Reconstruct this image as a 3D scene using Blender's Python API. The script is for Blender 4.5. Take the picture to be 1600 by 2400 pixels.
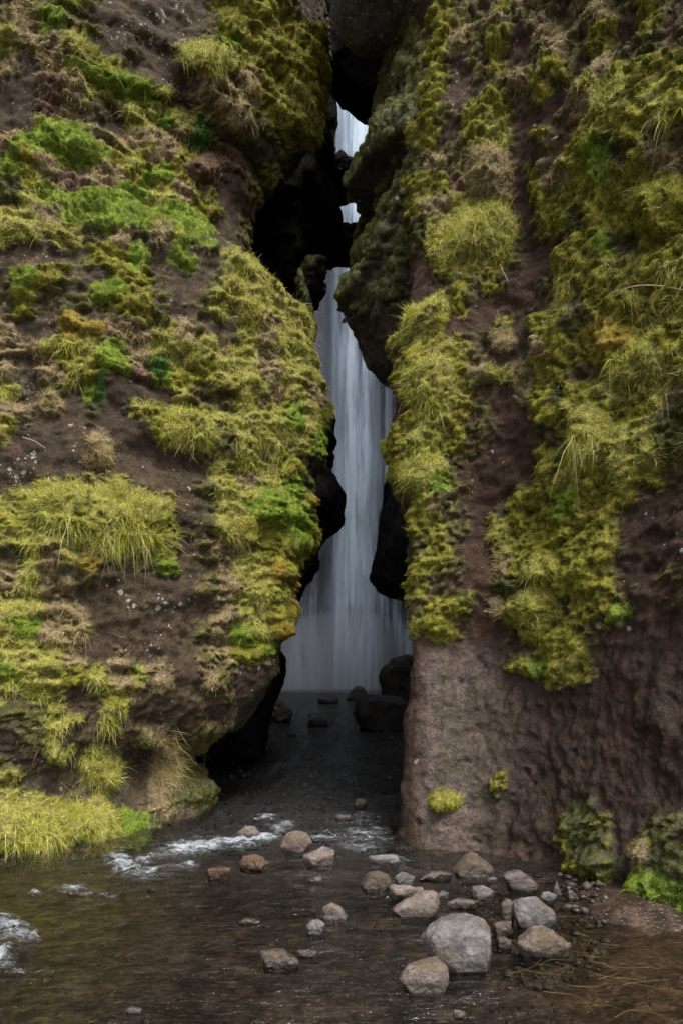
import bpy, bmesh, math, random
import numpy as np

# ------------------------------------------------------------------ camera, sky, sun, exposure
for o in list(bpy.data.objects):
    bpy.data.objects.remove(o, do_unlink=True)
S = bpy.context.scene
C = S.collection
random.seed(7)
RNG = np.random.default_rng(11)
FPX, HOR, CAMZ = 1600.0, 1555.0, 1.7           # focal length (photo pixels), horizon row, eye height

cam = bpy.data.cameras.new('camera')
cam.sensor_fit = 'VERTICAL'; cam.sensor_height = 36.0; cam.sensor_width = 24.0
cam.lens = 36.0 * FPX / 2400.0
cam.shift_y = (HOR - 1200.0) / 2400.0
cam.clip_start = 0.05; cam.clip_end = 1000.0
camo = bpy.data.objects.new('camera', cam); C.objects.link(camo)
camo.location = (0, 0, CAMZ); camo.rotation_euler = (math.radians(90), 0, 0)
S.camera = camo

SUN_EL, SUN_AZ = math.radians(58), math.radians(150)     # azimuth clockwise from +Y: behind the camera, to the right
w = bpy.data.worlds.new('World'); S.world = w; w.use_nodes = True
nt = w.node_tree; nt.nodes.clear()
sky = nt.nodes.new('ShaderNodeTexSky'); sky.sky_type = 'NISHITA'; sky.sun_disc = False
sky.sun_elevation = SUN_EL; sky.sun_rotation = SUN_AZ
sky.air_density = 1.0; sky.dust_density = 6.0; sky.ozone_density = 1.0
hs = nt.nodes.new('ShaderNodeHueSaturation'); hs.inputs['Saturation'].default_value = 0.28
bg = nt.nodes.new('ShaderNodeBackground'); bg.inputs[1].default_value = 0.10
wo = nt.nodes.new('ShaderNodeOutputWorld')
nt.links.new(sky.outputs[0], hs.inputs['Color']); nt.links.new(hs.outputs[0], bg.inputs[0]); nt.links.new(bg.outputs[0], wo.inputs[0])

sl = bpy.data.lights.new('sun', 'SUN'); sl.energy = 1.5; sl.angle = math.radians(24); sl.color = (1.0, 0.95, 0.86)
so = bpy.data.objects.new('sun', sl); C.objects.link(so); so.location = (8, -14, 30)
so.rotation_euler = (math.pi / 2 - SUN_EL, 0, math.pi - SUN_AZ)

S.view_settings.view_transform = 'Standard'; S.view_settings.look = 'None'
S.view_settings.exposure = 1.6; S.view_settings.gamma = 1.0; S.view_settings.use_curve_mapping = False
S.render.engine = 'CYCLES'
S.cycles.transparent_max_bounces = 12
S.cycles.max_bounces = 6; S.cycles.diffuse_bounces = 3; S.cycles.glossy_bounces = 3

# ------------------------------------------------------------------ helpers
_perm = np.random.default_rng(3).permutation(256)
_perm = np.concatenate([_perm, _perm, _perm]).astype(np.int64)
_g = np.random.default_rng(4).normal(size=(256, 3)); _g /= np.linalg.norm(_g, axis=1)[:, None]

def perlin(p):
    p = np.asarray(p, dtype=np.float64)
    i = np.floor(p).astype(np.int64); f = p - i; i &= 255
    u = f * f * f * (f * (f * 6 - 15) + 10)
    r = np.zeros(len(p))
    for dx in (0, 1):
        wx = u[:, 0] if dx else 1 - u[:, 0]
        for dy in (0, 1):
            wy = u[:, 1] if dy else 1 - u[:, 1]
            for dz in (0, 1):
                wz = u[:, 2] if dz else 1 - u[:, 2]
                h = _perm[_perm[_perm[(i[:, 0] + dx) & 255] + ((i[:, 1] + dy) & 255)] + ((i[:, 2] + dz) & 255)]
                g = _g[h]
                r += wx * wy * wz * (g[:, 0] * (f[:, 0] - dx) + g[:, 1] * (f[:, 1] - dy) + g[:, 2] * (f[:, 2] - dz))
    return r * 1.5

def fbm(p, scale, octs=4, off=0.0, gain=0.5):
    p = np.asarray(p) * scale + off
    a, t, s = 1.0, 0.0, 0.0
    for k in range(octs):
        t = t + a * perlin(p * 2.03 ** k + 17.3 * k); s += a; a *= gain
    return t / s * 1.6

def sstep(a, b, x):
    t = np.clip((x - a) / (b - a), 0, 1); return t * t * (3 - 2 * t)

def at(px, py, d):
    return np.array([(px - 800.0) / FPX * d, d, CAMZ + (HOR - py) / FPX * d])

def water_d(py):                                   # distance at which a photo row meets the water level
    return CAMZ * FPX / (py - HOR)

def proj(P):
    return 800 + FPX * P[:, 0] / P[:, 1], HOR - FPX * (P[:, 2] - CAMZ) / P[:, 1]

def norm(v):
    return v / np.maximum(np.linalg.norm(v, axis=-1, keepdims=True), 1e-9)

def make_mesh(name, V, F, attrs=None, smooth=True):
    """F: (n,3) or (n,4) int array. attrs: dict of per-vertex float (n,) or colour (n,3) arrays"""
    m = bpy.data.meshes.new(name)
    V = np.ascontiguousarray(V, dtype=np.float32); F = np.ascontiguousarray(F, dtype=np.int32)
    m.vertices.add(len(V)); m.vertices.foreach_set('co', V.ravel())
    k = F.shape[1]
    m.loops.add(F.size); m.loops.foreach_set('vertex_index', F.ravel())
    m.polygons.add(len(F)); m.polygons.foreach_set('loop_start', np.arange(0, F.size, k, dtype=np.int32))
    if smooth: m.polygons.foreach_set('use_smooth', np.ones(len(F), dtype=bool))
    for n, a in (attrs or {}).items():
        a = np.asarray(a, dtype=np.float32)
        if a.ndim == 2:
            at_ = m.attributes.new(n, 'FLOAT_COLOR', 'POINT')
            at_.data.foreach_set('color', np.concatenate([a, np.ones((len(a), 1), np.float32)], 1).ravel())
        else:
            at_ = m.attributes.new(n, 'FLOAT', 'POINT'); at_.data.foreach_set('value', a)
    m.update(calc_edges=True)
    return m

def obj(name, mesh, mat, parent=None):
    o = bpy.data.objects.new(name, mesh); C.objects.link(o)
    if mat: mesh.materials.append(mat)
    if parent: o.parent = parent
    return o

def build(name, V, F, mat, attrs=None, parent=None, origin=None, smooth=True):
    V = np.asarray(V, dtype=np.float64)
    if origin is not None: V = V - np.asarray(origin)
    o = obj(name, make_mesh(name, V, F, attrs, smooth), mat, parent)
    if origin is not None: o.location = [float(q) for q in origin]
    return o

def tag(o, label=None, cat=None, group=None, kind=None):
    if label: o['label'] = label
    if cat: o['category'] = cat
    if group: o['group'] = group
    if kind: o['kind'] = kind
    return o

def grid_faces(nr, nc, flip=False):
    a = (np.arange(nr - 1)[:, None] * nc + np.arange(nc - 1)[None, :]).ravel()
    f = np.stack([a, a + 1, a + nc + 1, a + nc], 1)
    return f[:, ::-1] if flip else f

def grid_normals(G):
    du = np.gradient(G, axis=1); dv = np.gradient(G, axis=0)
    return norm(np.cross(du, dv))

def vert_normals(V, F):
    n = np.zeros_like(V)
    fn = np.cross(V[F[:, 2]] - V[F[:, 0]], V[F[:, -1]] - V[F[:, 1]])
    for k in range(F.shape[1]): np.add.at(n, F[:, k], fn)
    return norm(n)

# ------------------------------------------------------------------ materials
class NT:
    def __init__(self, name):
        self.m = bpy.data.materials.new(name); self.m.use_nodes = True
        self.t = self.m.node_tree; self.t.nodes.clear()
        self.out = self.n('ShaderNodeOutputMaterial')
    def n(self, typ, **kw):
        x = self.t.nodes.new(typ)
        for k, v in kw.items(): setattr(x, k, v)
        return x
    def l(self, a, b): self.t.links.new(a, b)
    def attr(self, name): return self.n('ShaderNodeAttribute', attribute_name=name)
    def math(self, op, a, b=None, c=None, clamp=False):
        x = self.n('ShaderNodeMath', operation=op); x.use_clamp = clamp
        for i, v in enumerate((a, b, c)):
            if v is None: continue
            if isinstance(v, (int, float)): x.inputs[i].default_value = v
            else: self.l(v, x.inputs[i])
        return x.outputs[0]
    def mix(self, fac, a, b, blend='MIX'):
        x = self.n('ShaderNodeMix', data_type='RGBA', blend_type=blend)
        for k, v in ((0, fac), (6, a), (7, b)):
            if isinstance(v, (int, float)): x.inputs[k].default_value = v
            elif isinstance(v, tuple): x.inputs[k].default_value = (*v, 1)
            else: self.l(v, x.inputs[k])
        return x.outputs[2]
    def noise(self, scale, detail=4, rough=0.55, vec=None, out=0):
        x = self.n('ShaderNodeTexNoise'); x.inputs['Scale'].default_value = scale
        x.inputs['Detail'].default_value = detail; x.inputs['Roughness'].default_value = rough
        if vec is not None: self.l(vec, x.inputs['Vector'])
        return x.outputs[out]
    def ramp(self, fac, a, b, ca=0.0, cb=1.0):
        x = self.n('ShaderNodeMapRange', interpolation_type='SMOOTHSTEP')
        self.l(fac, x.inputs[0])
        for i, v in zip((1, 2, 3, 4), (a, b, ca, cb)): x.inputs[i].default_value = v
        return x.outputs[0]
    def pos(self, sx=1, sy=1, sz=1):
        g = self.n('ShaderNodeNewGeometry')
        x = self.n('ShaderNodeMapping'); x.inputs['Scale'].default_value = (sx, sy, sz)
        self.l(g.outputs['Position'], x.inputs[0]); return x.outputs[0]
    def bump(self, h, dist, strength=1.0, prev=None):
        x = self.n('ShaderNodeBump'); x.inputs['Distance'].default_value = dist; x.inputs['Strength'].default_value = strength
        self.l(h, x.inputs['Height'])
        if prev is not None: self.l(prev, x.inputs['Normal'])
        return x.outputs[0]
    def bsdf(self, color, rough=0.8, normal=None, spec=0.4):
        x = self.n('ShaderNodeBsdfPrincipled')
        for k, v in (('Base Color', color), ('Roughness', rough), ('Specular IOR Level', spec)):
            if isinstance(v, (int, float)): x.inputs[k].default_value = v
            elif isinstance(v, tuple): x.inputs[k].default_value = (*v, 1)
            else: self.l(v, x.inputs[k])
        if normal is not None: self.l(normal, x.inputs['Normal'])
        return x.outputs[0]
    def done(self, s): self.l(s, self.out.inputs[0]); return self.m

def mat_cliff():
    k = NT('cliff_rock')
    P = k.pos()
    col = k.attr('col').outputs['Color']; lich = k.attr('lichen').outputs['Fac']; wet = k.attr('wet').outputs['Fac']
    n1 = k.noise(38, 6, 0.65, P); n2 = k.noise(9, 5, 0.6, P); n3 = k.noise(140, 3, 0.6, P)
    v = k.math('MULTIPLY', k.ramp(n1, 0.28, 0.72, 0.4, 1.75), k.ramp(n2, 0.28, 0.72, 0.6, 1.45))
    c = k.mix(1.0, col, k.n('ShaderNodeCombineColor').outputs[0], 'MULTIPLY')
    cc = c.node.inputs[7].links[0].from_node
    for i in range(3): k.l(v, cc.inputs[i])
    warp = k.n('ShaderNodeVectorMath', operation='ADD')
    ns = k.n('ShaderNodeVectorMath', operation='SCALE'); ns.inputs['Scale'].default_value = 0.05
    k.l(k.noise(22, 3, 0.6, P, 1), ns.inputs[0]); k.l(P, warp.inputs[0]); k.l(ns.outputs[0], warp.inputs[1])
    def specks(scale, frac, r):
        vo = k.n('ShaderNodeTexVoronoi'); vo.inputs['Scale'].default_value = scale; k.l(warp.outputs[0], vo.inputs['Vector'])
        sep = k.n('ShaderNodeSeparateColor'); k.l(vo.outputs['Color'], sep.inputs[0])
        keep = k.math('LESS_THAN', sep.outputs[0], k.math('MULTIPLY', lich, frac))
        rad = k.math('MULTIPLY', sep.outputs[1], r)
        return k.math('MULTIPLY', keep, k.math('LESS_THAN', vo.outputs['Distance'], rad))
    sp = k.math('MAXIMUM', specks(15, 0.36, 0.5), specks(36, 0.40, 0.5))
    sp = k.math('MULTIPLY', sp, k.ramp(n3, 0.35, 0.6, 0.3, 0.95))
    c = k.mix(sp, c, (0.26, 0.245, 0.22))
    b = k.bump(n2, 0.035, 0.8); b = k.bump(n1, 0.016, 0.9, b); b = k.bump(n3, 0.006, 0.9, b)
    rough = k.math('SUBTRACT', 0.93, k.math('MULTIPLY', wet, 0.42))
    return k.done(k.bsdf(c, rough, b, 0.35))

def mat_leaf(name, rough=0.75, trans=0.25):
    k = NT(name)
    col = k.attr('col').outputs['Color']
    a = k.bsdf(col, rough, None, 0.07)
    t = k.n('ShaderNodeBsdfTranslucent'); k.l(col, t.inputs[0])
    m = k.n('ShaderNodeMixShader'); m.inputs[0].default_value = trans
    k.l(a, m.inputs[1]); k.l(t.outputs[0], m.inputs[2])
    return k.done(m.outputs[0])

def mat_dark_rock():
    k = NT('shaded_canyon_rock')
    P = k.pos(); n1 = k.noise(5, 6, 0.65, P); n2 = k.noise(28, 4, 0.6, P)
    c = k.mix(k.ramp(n1, 0.3, 0.7), (0.005, 0.005, 0.006), (0.016, 0.014, 0.013))  # near-black colour stands in for the deep shade of the cave
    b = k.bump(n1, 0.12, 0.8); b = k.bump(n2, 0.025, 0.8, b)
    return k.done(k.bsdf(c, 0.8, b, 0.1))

def mat_stone(name, ca, cb, grain=1.0, stretch=(1, 1, 1), wetline=0.085):
    k = NT(name)
    P = k.pos(*stretch); g = k.n('ShaderNodeNewGeometry'); sx = k.n('ShaderNodeSeparateXYZ'); k.l(g.outputs['Position'], sx.inputs[0])
    n1 = k.noise(11 * grain, 6, 0.65, P); n2 = k.noise(55 * grain, 4, 0.65, P); n3 = k.noise(4, 2, 0.5, P)
    c = k.mix(k.ramp(n1, 0.32, 0.68), ca, cb)
    c = k.mix(k.ramp(n2, 0.50, 0.70, 0, 0.75), c, tuple(q * 0.35 for q in ca))
    c = k.mix(k.ramp(n3, 0.5, 0.66, 0, 0.6), c, (0.060, 0.038, 0.017))
    vo = k.n('ShaderNodeTexVoronoi', feature='DISTANCE_TO_EDGE'); vo.inputs['Scale'].default_value = 7 * grain; vo.inputs['Randomness'].default_value = 1
    wv = k.n('ShaderNodeVectorMath', operation='ADD'); k.l(P, wv.inputs[0])
    sc = k.n('ShaderNodeVectorMath', operation='SCALE'); sc.inputs['Scale'].default_value = .12; k.l(k.noise(9, 4, .6, P, 1), sc.inputs[0]); k.l(sc.outputs[0], wv.inputs[1]); k.l(wv.outputs[0], vo.inputs['Vector'])
    crack = k.math('MULTIPLY', k.ramp(vo.outputs['Distance'], 0.0, 0.045, 1, 0), k.ramp(n3, .42, .6))
    c = k.mix(k.math('MULTIPLY', crack, .28), c, tuple(q * .25 for q in ca))
    wet = k.ramp(k.math('ADD', sx.outputs[2], k.math('MULTIPLY', k.math('SUBTRACT', n1, .5), 0.09)), 0.02, wetline, 1.0, 0.0)
    c = k.mix(k.math('MULTIPLY', wet, 0.72), c, tuple(q * 0.22 for q in ca))
    b = k.bump(n1, 0.025, 0.9); b = k.bump(n2, 0.008, 0.9, b); b = k.bump(k.math('SUBTRACT', 1.0, crack), 0.003, 0.5, b)
    rough = k.math('SUBTRACT', 0.68, k.math('MULTIPLY', wet, 0.45))
    return k.done(k.bsdf(c, rough, b, 0.4))

def mat_bed():
    k = NT('stream_bed')
    P = k.pos(); col = k.attr('col').outputs['Color']
    vo = k.n('ShaderNodeTexVoronoi'); vo.inputs['Scale'].default_value = 32; vo.inputs['Randomness'].default_value = 1; k.l(P, vo.inputs['Vector'])
    sep = k.n('ShaderNodeSeparateColor'); k.l(vo.outputs['Color'], sep.inputs[0])
    n1 = k.noise(6, 5, 0.6, P); n2 = k.noise(90, 3, 0.6, P)
    v = k.math('MULTIPLY', k.ramp(sep.outputs[0], 0, 1, 0.55, 1.65), k.ramp(n1, 0.3, 0.7, 0.6, 1.4))
    cc = k.n('ShaderNodeCombineColor')
    for i in range(3): k.l(v, cc.inputs[i])
    c = k.mix(1.0, col, cc.outputs[0], 'MULTIPLY')
    hh = k.ramp(vo.outputs['Distance'], 0.0, 0.5, 1, 0)
    b = k.bump(hh, 0.01, 0.6); b = k.bump(n2, 0.004, 0.8, b)
    return k.done(k.bsdf(c, 0.42, b, 0.5))

def mat_water():
    k = NT('stream_water')
    P = k.pos(1, 1, 1)
    foam = k.attr('foam').outputs['Fac']; rip = k.attr('ripple').outputs['Fac']
    P2 = k.pos(0.6, 1.9, 1)
    n1 = k.noise(5, 3, 0.5, P2); n2 = k.noise(17, 4, 0.55, P2); n3 = k.noise(60, 2, 0.5, P)
    h = k.math('ADD', k.math('MULTIPLY', n1, 0.6), k.math('ADD', k.math('MULTIPLY', n2, 0.5), k.math('MULTIPLY', n3, 0.16)))
    b = k.bump(k.math('MULTIPLY', h, rip), 0.05, 1.0)
    fr = k.n('ShaderNodeFresnel'); fr.inputs[0].default_value = 1.38; k.l(b, fr.inputs['Normal'])
    tr = k.n('ShaderNodeBsdfTransparent'); tr.inputs[0].default_value = (0.82, 0.78, 0.71, 1)
    gl = k.n('ShaderNodeBsdfGlossy'); gl.inputs['Roughness'].default_value = 0.09; k.l(b, gl.inputs['Normal'])
    m = k.n('ShaderNodeMixShader'); k.l(fr.outputs[0], m.inputs[0]); k.l(tr.outputs[0], m.inputs[1]); k.l(gl.outputs[0], m.inputs[2])
    fn = k.noise(30, 6, 0.75, P2); fn2 = k.noise(120, 3, 0.6, P)
    fm = k.ramp(k.math('ADD', foam, k.math('MULTIPLY', k.math('SUBTRACT', fn, 0.5), 2.6)), 0.3, 1.1, 0, 0.85)
    fb = k.bump(k.math('ADD', fn, k.math('MULTIPLY', fn2, 0.4)), 0.03, 1.0)
    fo = k.bsdf((0.42, 0.46, 0.52), 0.4, fb, 0.4)
    m2 = k.n('ShaderNodeMixShader'); k.l(fm, m2.inputs[0]); k.l(m.outputs[0], m2.inputs[1]); k.l(fo, m2.inputs[2])
    return k.done(m2.outputs[0])

def mat_fall(name, dens, thr, sx=1.0, col=(0.66, 0.80, 1.0)):
    k = NT(name)
    edge = k.attr('edge').outputs['Fac']
    P = k.pos(0.9 * sx, 0.5, 0.05); P2 = k.pos(3.6 * sx, 1, 0.16); P3 = k.pos(0.45, 0.3, 0.16)
    n1 = k.noise(1.0, 4, 0.55, P); n2 = k.noise(1.0, 4, 0.6, P2); n3 = k.noise(1.0, 3, 0.5, P3)
    s = k.math('ADD', k.math('MULTIPLY', n1, 0.48), k.math('ADD', k.math('MULTIPLY', n2, 0.27), k.math('MULTIPLY', n3, 0.35)))
    a = k.ramp(s, thr - 0.10, thr + 0.13, 0.0, 1.0)
    a = k.math('MULTIPLY', k.math('MULTIPLY', k.math('ADD', k.math('MULTIPLY', a, 0.92), 0.08), edge), dens, clamp=True)
    d = k.n('ShaderNodeBsdfDiffuse'); d.inputs[0].default_value = (*col, 1)
    t = k.n('ShaderNodeBsdfTranslucent'); t.inputs[0].default_value = (*col, 1)
    dm = k.n('ShaderNodeMixShader'); dm.inputs[0].default_value = 0.4; k.l(d.outputs[0], dm.inputs[1]); k.l(t.outputs[0], dm.inputs[2])
    tr = k.n('ShaderNodeBsdfTransparent')
    m = k.n('ShaderNodeMixShader'); k.l(a, m.inputs[0]); k.l(tr.outputs[0], m.inputs[1]); k.l(dm.outputs[0], m.inputs[2])
    return k.done(m.outputs[0])

M_CLIFF = mat_cliff(); M_MOSS = mat_leaf('moss', 0.9, 0.15); M_GRASS = mat_leaf('grass_blades', 0.7, 0.38)
M_DARK = mat_dark_rock(); M_BED = mat_bed(); M_WATER = mat_water()
M_GREY = mat_stone('grey_stone', (0.062, 0.056, 0.056), (0.125, 0.116, 0.117))
M_PINK = mat_stone('pinkish_stone', (0.075, 0.056, 0.046), (0.135, 0.108, 0.095))
M_BROWN = mat_stone('brown_stone', (0.034, 0.022, 0.015), (0.066, 0.047, 0.035))
M_STRIPE = mat_stone('banded_stone', (0.032, 0.026, 0.023), (0.125, 0.105, 0.094), 0.8, (0.6, 1, 2.6))
M_BLACK = mat_stone('black_wet_stone', (0.014, 0.014, 0.016), (0.034, 0.033, 0.035))
M_GORGE_GRAVEL = mat_stone('dark_gravel', (0.026, 0.027, 0.031), (0.065, 0.067, 0.075))
M_RUST = mat_stone('rusty_bed_stone', (0.045, 0.022, 0.010), (0.075, 0.038, 0.019))

# ------------------------------------------------------------------ cover map of the two cliffs (50 photo pixels per letter)
# . bare rock  l lichen rock  s sparse moss  m moss  b bright moss  k dark moss  g grass  d dry grass  r russet herbs  f fern  o ochre moss
COVER = """
sdsbsllllsmmmmls....mssmdssddsms
sdbsslsllsbmgmms....mdsdsddsmsms
gddgslslggggmmms...smdsm.sdsmsks
dlddmmslsosdmmms..dsmlsm.smsdmmm
l.rdggbgldddmgms..dgmlssdm.dggmm
l.rdk.gbggdkmmgs..gkmsmms.sdggmg
ddbbdddddfsssmm..kkgmsmg.msmmmms
dbbbbmgdmrr.sm...kkkdsdg..dmbkmd
bmdrddmbmr.sgm...kmmmrgg.mdmbmmm
kgbkgbbgdm..gm...kkmdggm.mmmmmgg
ggdbbbbmbm.sgg....kkgggg.mmkmmbm
ggggsdkdmb.sgg....kkgrmms.kmbkmm
l.lsmmb.b.ggg...kkk.mssms.mmmgmg
sbmslmms.sggg...kkk.kmsm.sgmmgmg
smkksmms.sggggg...k.gm....gkmmgg
d.looddgds.gdggg...gm.sg.mmkgmgm
ddgggbdgggggdggg...mggs..dmmmmgg
d.dgmbrbmmggdggg...mgmdgdmmsmmgg
gls.b...gssgdgdg...mggs.dmkmgmgd
dddsk.gmgggggbgk...mgms..mmgmmgk
g..l...mggsgggbk..mgmmss.kmmmggk
.ll.g....sgggmkk..mmgs...mmmmggs
ll.l.g...sgdgbkk..mkbs...mgmmgmk
ggggggdg.sggbbk....mds..mmbmmm.s
mggggggg.sgmmbm....mms.gmmmmm.ll
gggggdgg.sdgmmm....sms.gmmmmm..l
sgdgoksb.sdgmok....mms.dmgmmm..s
dgdds....sdggok....mss.kkmmmms.s
ggdd.lsll.dgmms....smms.gdkmmb.s
gbdd..ll.sdgmoo....gms..mmmmss..
gggd.d.l.sdmbl.......s.ssmmms...
bggmgdgd.dsls.........ssmbmm....
ggg.smd..ss............s.ss.....
ksgg.g...ss.....................
.sg.s.sdsss.....................
s.b.gs.dss......................
gs.sgs.dkbk............m........
ggmsgs.dskb.........mm.s.s.k...s
ggggg..k................s.mmm.kk
gggggbb...................mmm.gk
gggggbb...................mmm.gk
............................m.bb
..............................bb
..............................s.
""".split()
COVER = np.array([[ord(c) for c in r] for r in COVER])
THICK = {'.': 0, 'l': 0.0, 's': 0.47, 'm': 0.92, 'b': 1.0, 'k': 0.68, 'g': 1.0, 'd': 0.82, 'r': 0.72, 'f': 0.75, 'o': 0.75}
THMAP = np.vectorize(lambda c: THICK[chr(c)])(COVER).astype(float)

def cover_thick(px, py):
    u = np.clip(px / 50.0 - 0.5, 0, 30.999); v = np.clip(py / 50.0 - 0.5, 0, 42.999)
    i, j = u.astype(int), v.astype(int); fu, fv = u - i, v - j
    return (THMAP[j, i] * (1 - fu) + THMAP[j, i + 1] * fu) * (1 - fv) + (THMAP[j + 1, i] * (1 - fu) + THMAP[j + 1, i + 1] * fu) * fv

def cover_type(px, py):
    px = np.where(px < 0, -px, px); px = np.where(px > 1599, 3198 - px, px)
    return COVER[np.clip((py / 50).astype(int), 0, 43), np.clip((px / 50).astype(int), 0, 31)]

# distinct plants on the cliffs: side, x, y, rx, ry, tilt, type, bulge (m), name, label
PLANTS = [
 ('L', 150, 350, 100, 34, 12, 'b', .16, 'moss_cushion', 'bright green moss cushion draped along the upper left ledge below the dry grass'),
 ('L', 465, 315, 27, 42, 0, 'f', .06, 'fern_clump', 'dark green fern clump in a rock notch at upper left'),
 ('L', 462, 392, 46, 32, 5, 'r', .14, 'russet_shrub', 'round rust-brown leafy shrub on the upper left cliff below the fern'),
 ('L', 215, 488, 78, 32, 5, 'b', .15, 'moss_cushion', 'broad bright green moss mound in the middle of the upper left slope'),
 ('L', 420, 532, 66, 34, 28, 'b', .16, 'moss_cushion', 'bright moss cushion tapering down to the right beside the bare cliff edge, upper left'),
 ('L', 262, 192, 95, 26, 8, 'b', .10, 'moss_cushion', 'long yellow-green moss ledge under the lichen-spotted rock at top left'),
 ('L', 470, 132, 62, 26, 4, 'g', .10, 'grass_tussock', 'low round grass tussock high on the left cliff near the mossy ridge'),
 ('L', 170, 768, 26, 24, 0, 'o', .07, 'moss_cushion', 'small ochre-yellow moss cushion on the left cliff'),
 ('L', 373, 852, 24, 34, 0, 'f', .06, 'fern_clump', 'dark green fern clump hanging above a bare rock band, mid left cliff'),
 ('L', 262, 850, 36, 28, 0, 'b', .10, 'moss_cushion', 'vivid green moss ball beside the russet herbs, mid left cliff'),
 ('L', 255, 700, 44, 26, -8, 'b', .10, 'moss_cushion', 'isolated bright moss pad on the bare grey part of the left cliff'),
 ('L', 237, 920, 14, 32, 0, 'f', .04, 'fern_clump', 'narrow hanging green fern strip under the left ledge'),
 ('L', 440, 1000, 60, 46, 30, 'g', .16, 'grass_tussock', 'mossy grass tussock hanging from the end of the middle left ledge'),
 ('L', 236, 1062, 34, 44, 0, 'd', .11, 'grass_tussock', 'straw-coloured tussock drooping like a wig over bare rock, mid left'),
 ('L', 220, 1215, 190, 78, 8, 'g', .22, 'grass_tussock', 'largest pale grass tussock overhanging the bare dark rock on the left cliff'),
 ('L', 125, 938, 26, 26, 0, 'd', .06, 'grass_tussock', 'small greyish dry tuft on the left ledge'),
 ('L', 625, 1185, 55, 46, 20, 'b', .17, 'moss_cushion', 'bright green moss cushion bulging near the left edge of the gap'),
 ('L', 715, 1165, 20, 18, 0, 'o', .09, 'moss_cushion', 'small olive moss knob at the very edge of the left cliff beside the gap'),
 ('L', 628, 1335, 17, 36, 0, 'o', .05, 'moss_cushion', 'upright ochre moss plate on the left cliff above its overhang'),
 ('L', 648, 1470, 22, 28, 10, 'o', .06, 'moss_cushion', 'yellow-green moss pad at the lower tip of the left overhang'),
 ('L', 575, 1485, 36, 24, 25, 'b', .08, 'moss_cushion', 'slanting bright moss pad above the white lichen spots on the left overhang'),
 ('L', 375, 1597, 27, 24, 0, 'd', .06, 'grass_tussock', 'small round straw tuft alone on the bare lower left rock'),
 ('L', 255, 1690, 24, 22, 0, 'g', .05, 'grass_tussock', 'small green tuft on bare rock below the lower left grass bank'),
 ('L', 155, 1755, 24, 20, 0, 'g', .05, 'grass_tussock', 'little grass tuft left of the round tussock near the stream, lower left'),
 ('L', 232, 1790, 48, 44, 0, 'g', .13, 'grass_tussock', 'rounded yellow-green tussock on the lower left cliff above the bank grass'),
 ('L', 382, 1800, 28, 84, 6, 'd', .07, 'grass_tussock', 'long straw tuft hanging straight down beside the mossy foot of the left cliff'),
 ('L', 452, 1850, 42, 56, 0, 'k', .07, 'moss_cushion', 'dark green wet moss on the rounded foot of the left cliff at the cave mouth'),
 ('L', 130, 1935, 200, 60, -2, 'g', .20, 'grass_tussock', 'thick bank of long yellow grass trailing into the stream at left'),
 ('L', 310, 1935, 44, 50, 0, 'b', .10, 'moss_cushion', 'bright green wet grass cushion at the right end of the stream-side bank'),
 ('R', 1150, 415, 62, 62, -40, 'd', .14, 'grass_tussock', 'fluffy straw-coloured tussock beside the bare brown gully, upper right cliff'),
 ('R', 1110, 555, 105, 80, -35, 'g', .18, 'grass_tussock', 'large pale combed grass mound on the right cliff left of the gully'),
 ('R', 1560, 495, 78, 60, -20, 'm', .20, 'moss_cushion', 'big rounded yellow-green mound at the right edge of the picture'),
 ('R', 1430, 800, 56, 58, -35, 'o', .15, 'moss_cushion', 'golden-olive moss mound bulging on the middle of the right cliff'),
 ('R', 1490, 850, 70, 40, -30, 'g', .12, 'grass_tussock', 'pale grass brow on the right cliff just right of the golden moss mound'),
 ('R', 1185, 805, 32, 34, -30, 'd', .09, 'grass_tussock', 'pale tuft on the edge of the bare brown strip, right cliff'),
 ('R', 1005, 745, 52, 38, -10, 'g', .12, 'grass_tussock', 'grassy knob on the right cliff above the round moss shoulder by the gap'),
 ('R', 1010, 905, 64, 58, -20, 'g', .15, 'grass_tussock', 'round grassy shoulder at the gap edge of the right cliff'),
 ('R', 980, 1110, 38, 44, 0, 'g', .09, 'grass_tussock', 'pale grass patch on the right cliff edge beside the lower waterfall'),
 ('R', 1322, 1077, 12, 13, 0, 'f', .04, 'moss_cushion', 'tiny vivid green moss dot on the mossy right cliff'),
 ('R', 1395, 1010, 45, 75, -20, 'g', .12, 'grass_tussock', 'grass streak combed downhill below the golden mound on the right cliff'),
 ('R', 1175, 1430, 24, 24, 0, 'd', .05, 'grass_tussock', 'wind-swept straw tuft with long strands pointing left, lower right cliff'),
 ('R', 1025, 1470, 46, 30, 20, 'm', .08, 'moss_cushion', 'moss tuft just above the pale bare rock at the gap, right cliff'),
 ('R', 1275, 1420, 42, 40, 0, 'g', .09, 'grass_tussock', 'bushy pale clump at the lower end of the right cliff moss'),
 ('R', 1045, 1873, 38, 26, 0, 'm', .07, 'moss_cushion', 'lone yellow moss patch on the bare lower right rock face'),
 ('R', 1385, 1965, 105, 48, 55, 'k', .012, 'moss_cushion', 'hanging olive moss curtain low on the right cliff above the stones'),
 ('R', 1522, 1990, 40, 30, 10, 'd', .09, 'grass_tussock', 'yellow tuft low at the right edge above the green leafy grass'),
 ('R', 1555, 2085, 62, 54, 0, 'b', .14, 'grass_tussock', 'fresh green leafy grass clump on the muddy bank at the right edge'),
]

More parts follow.
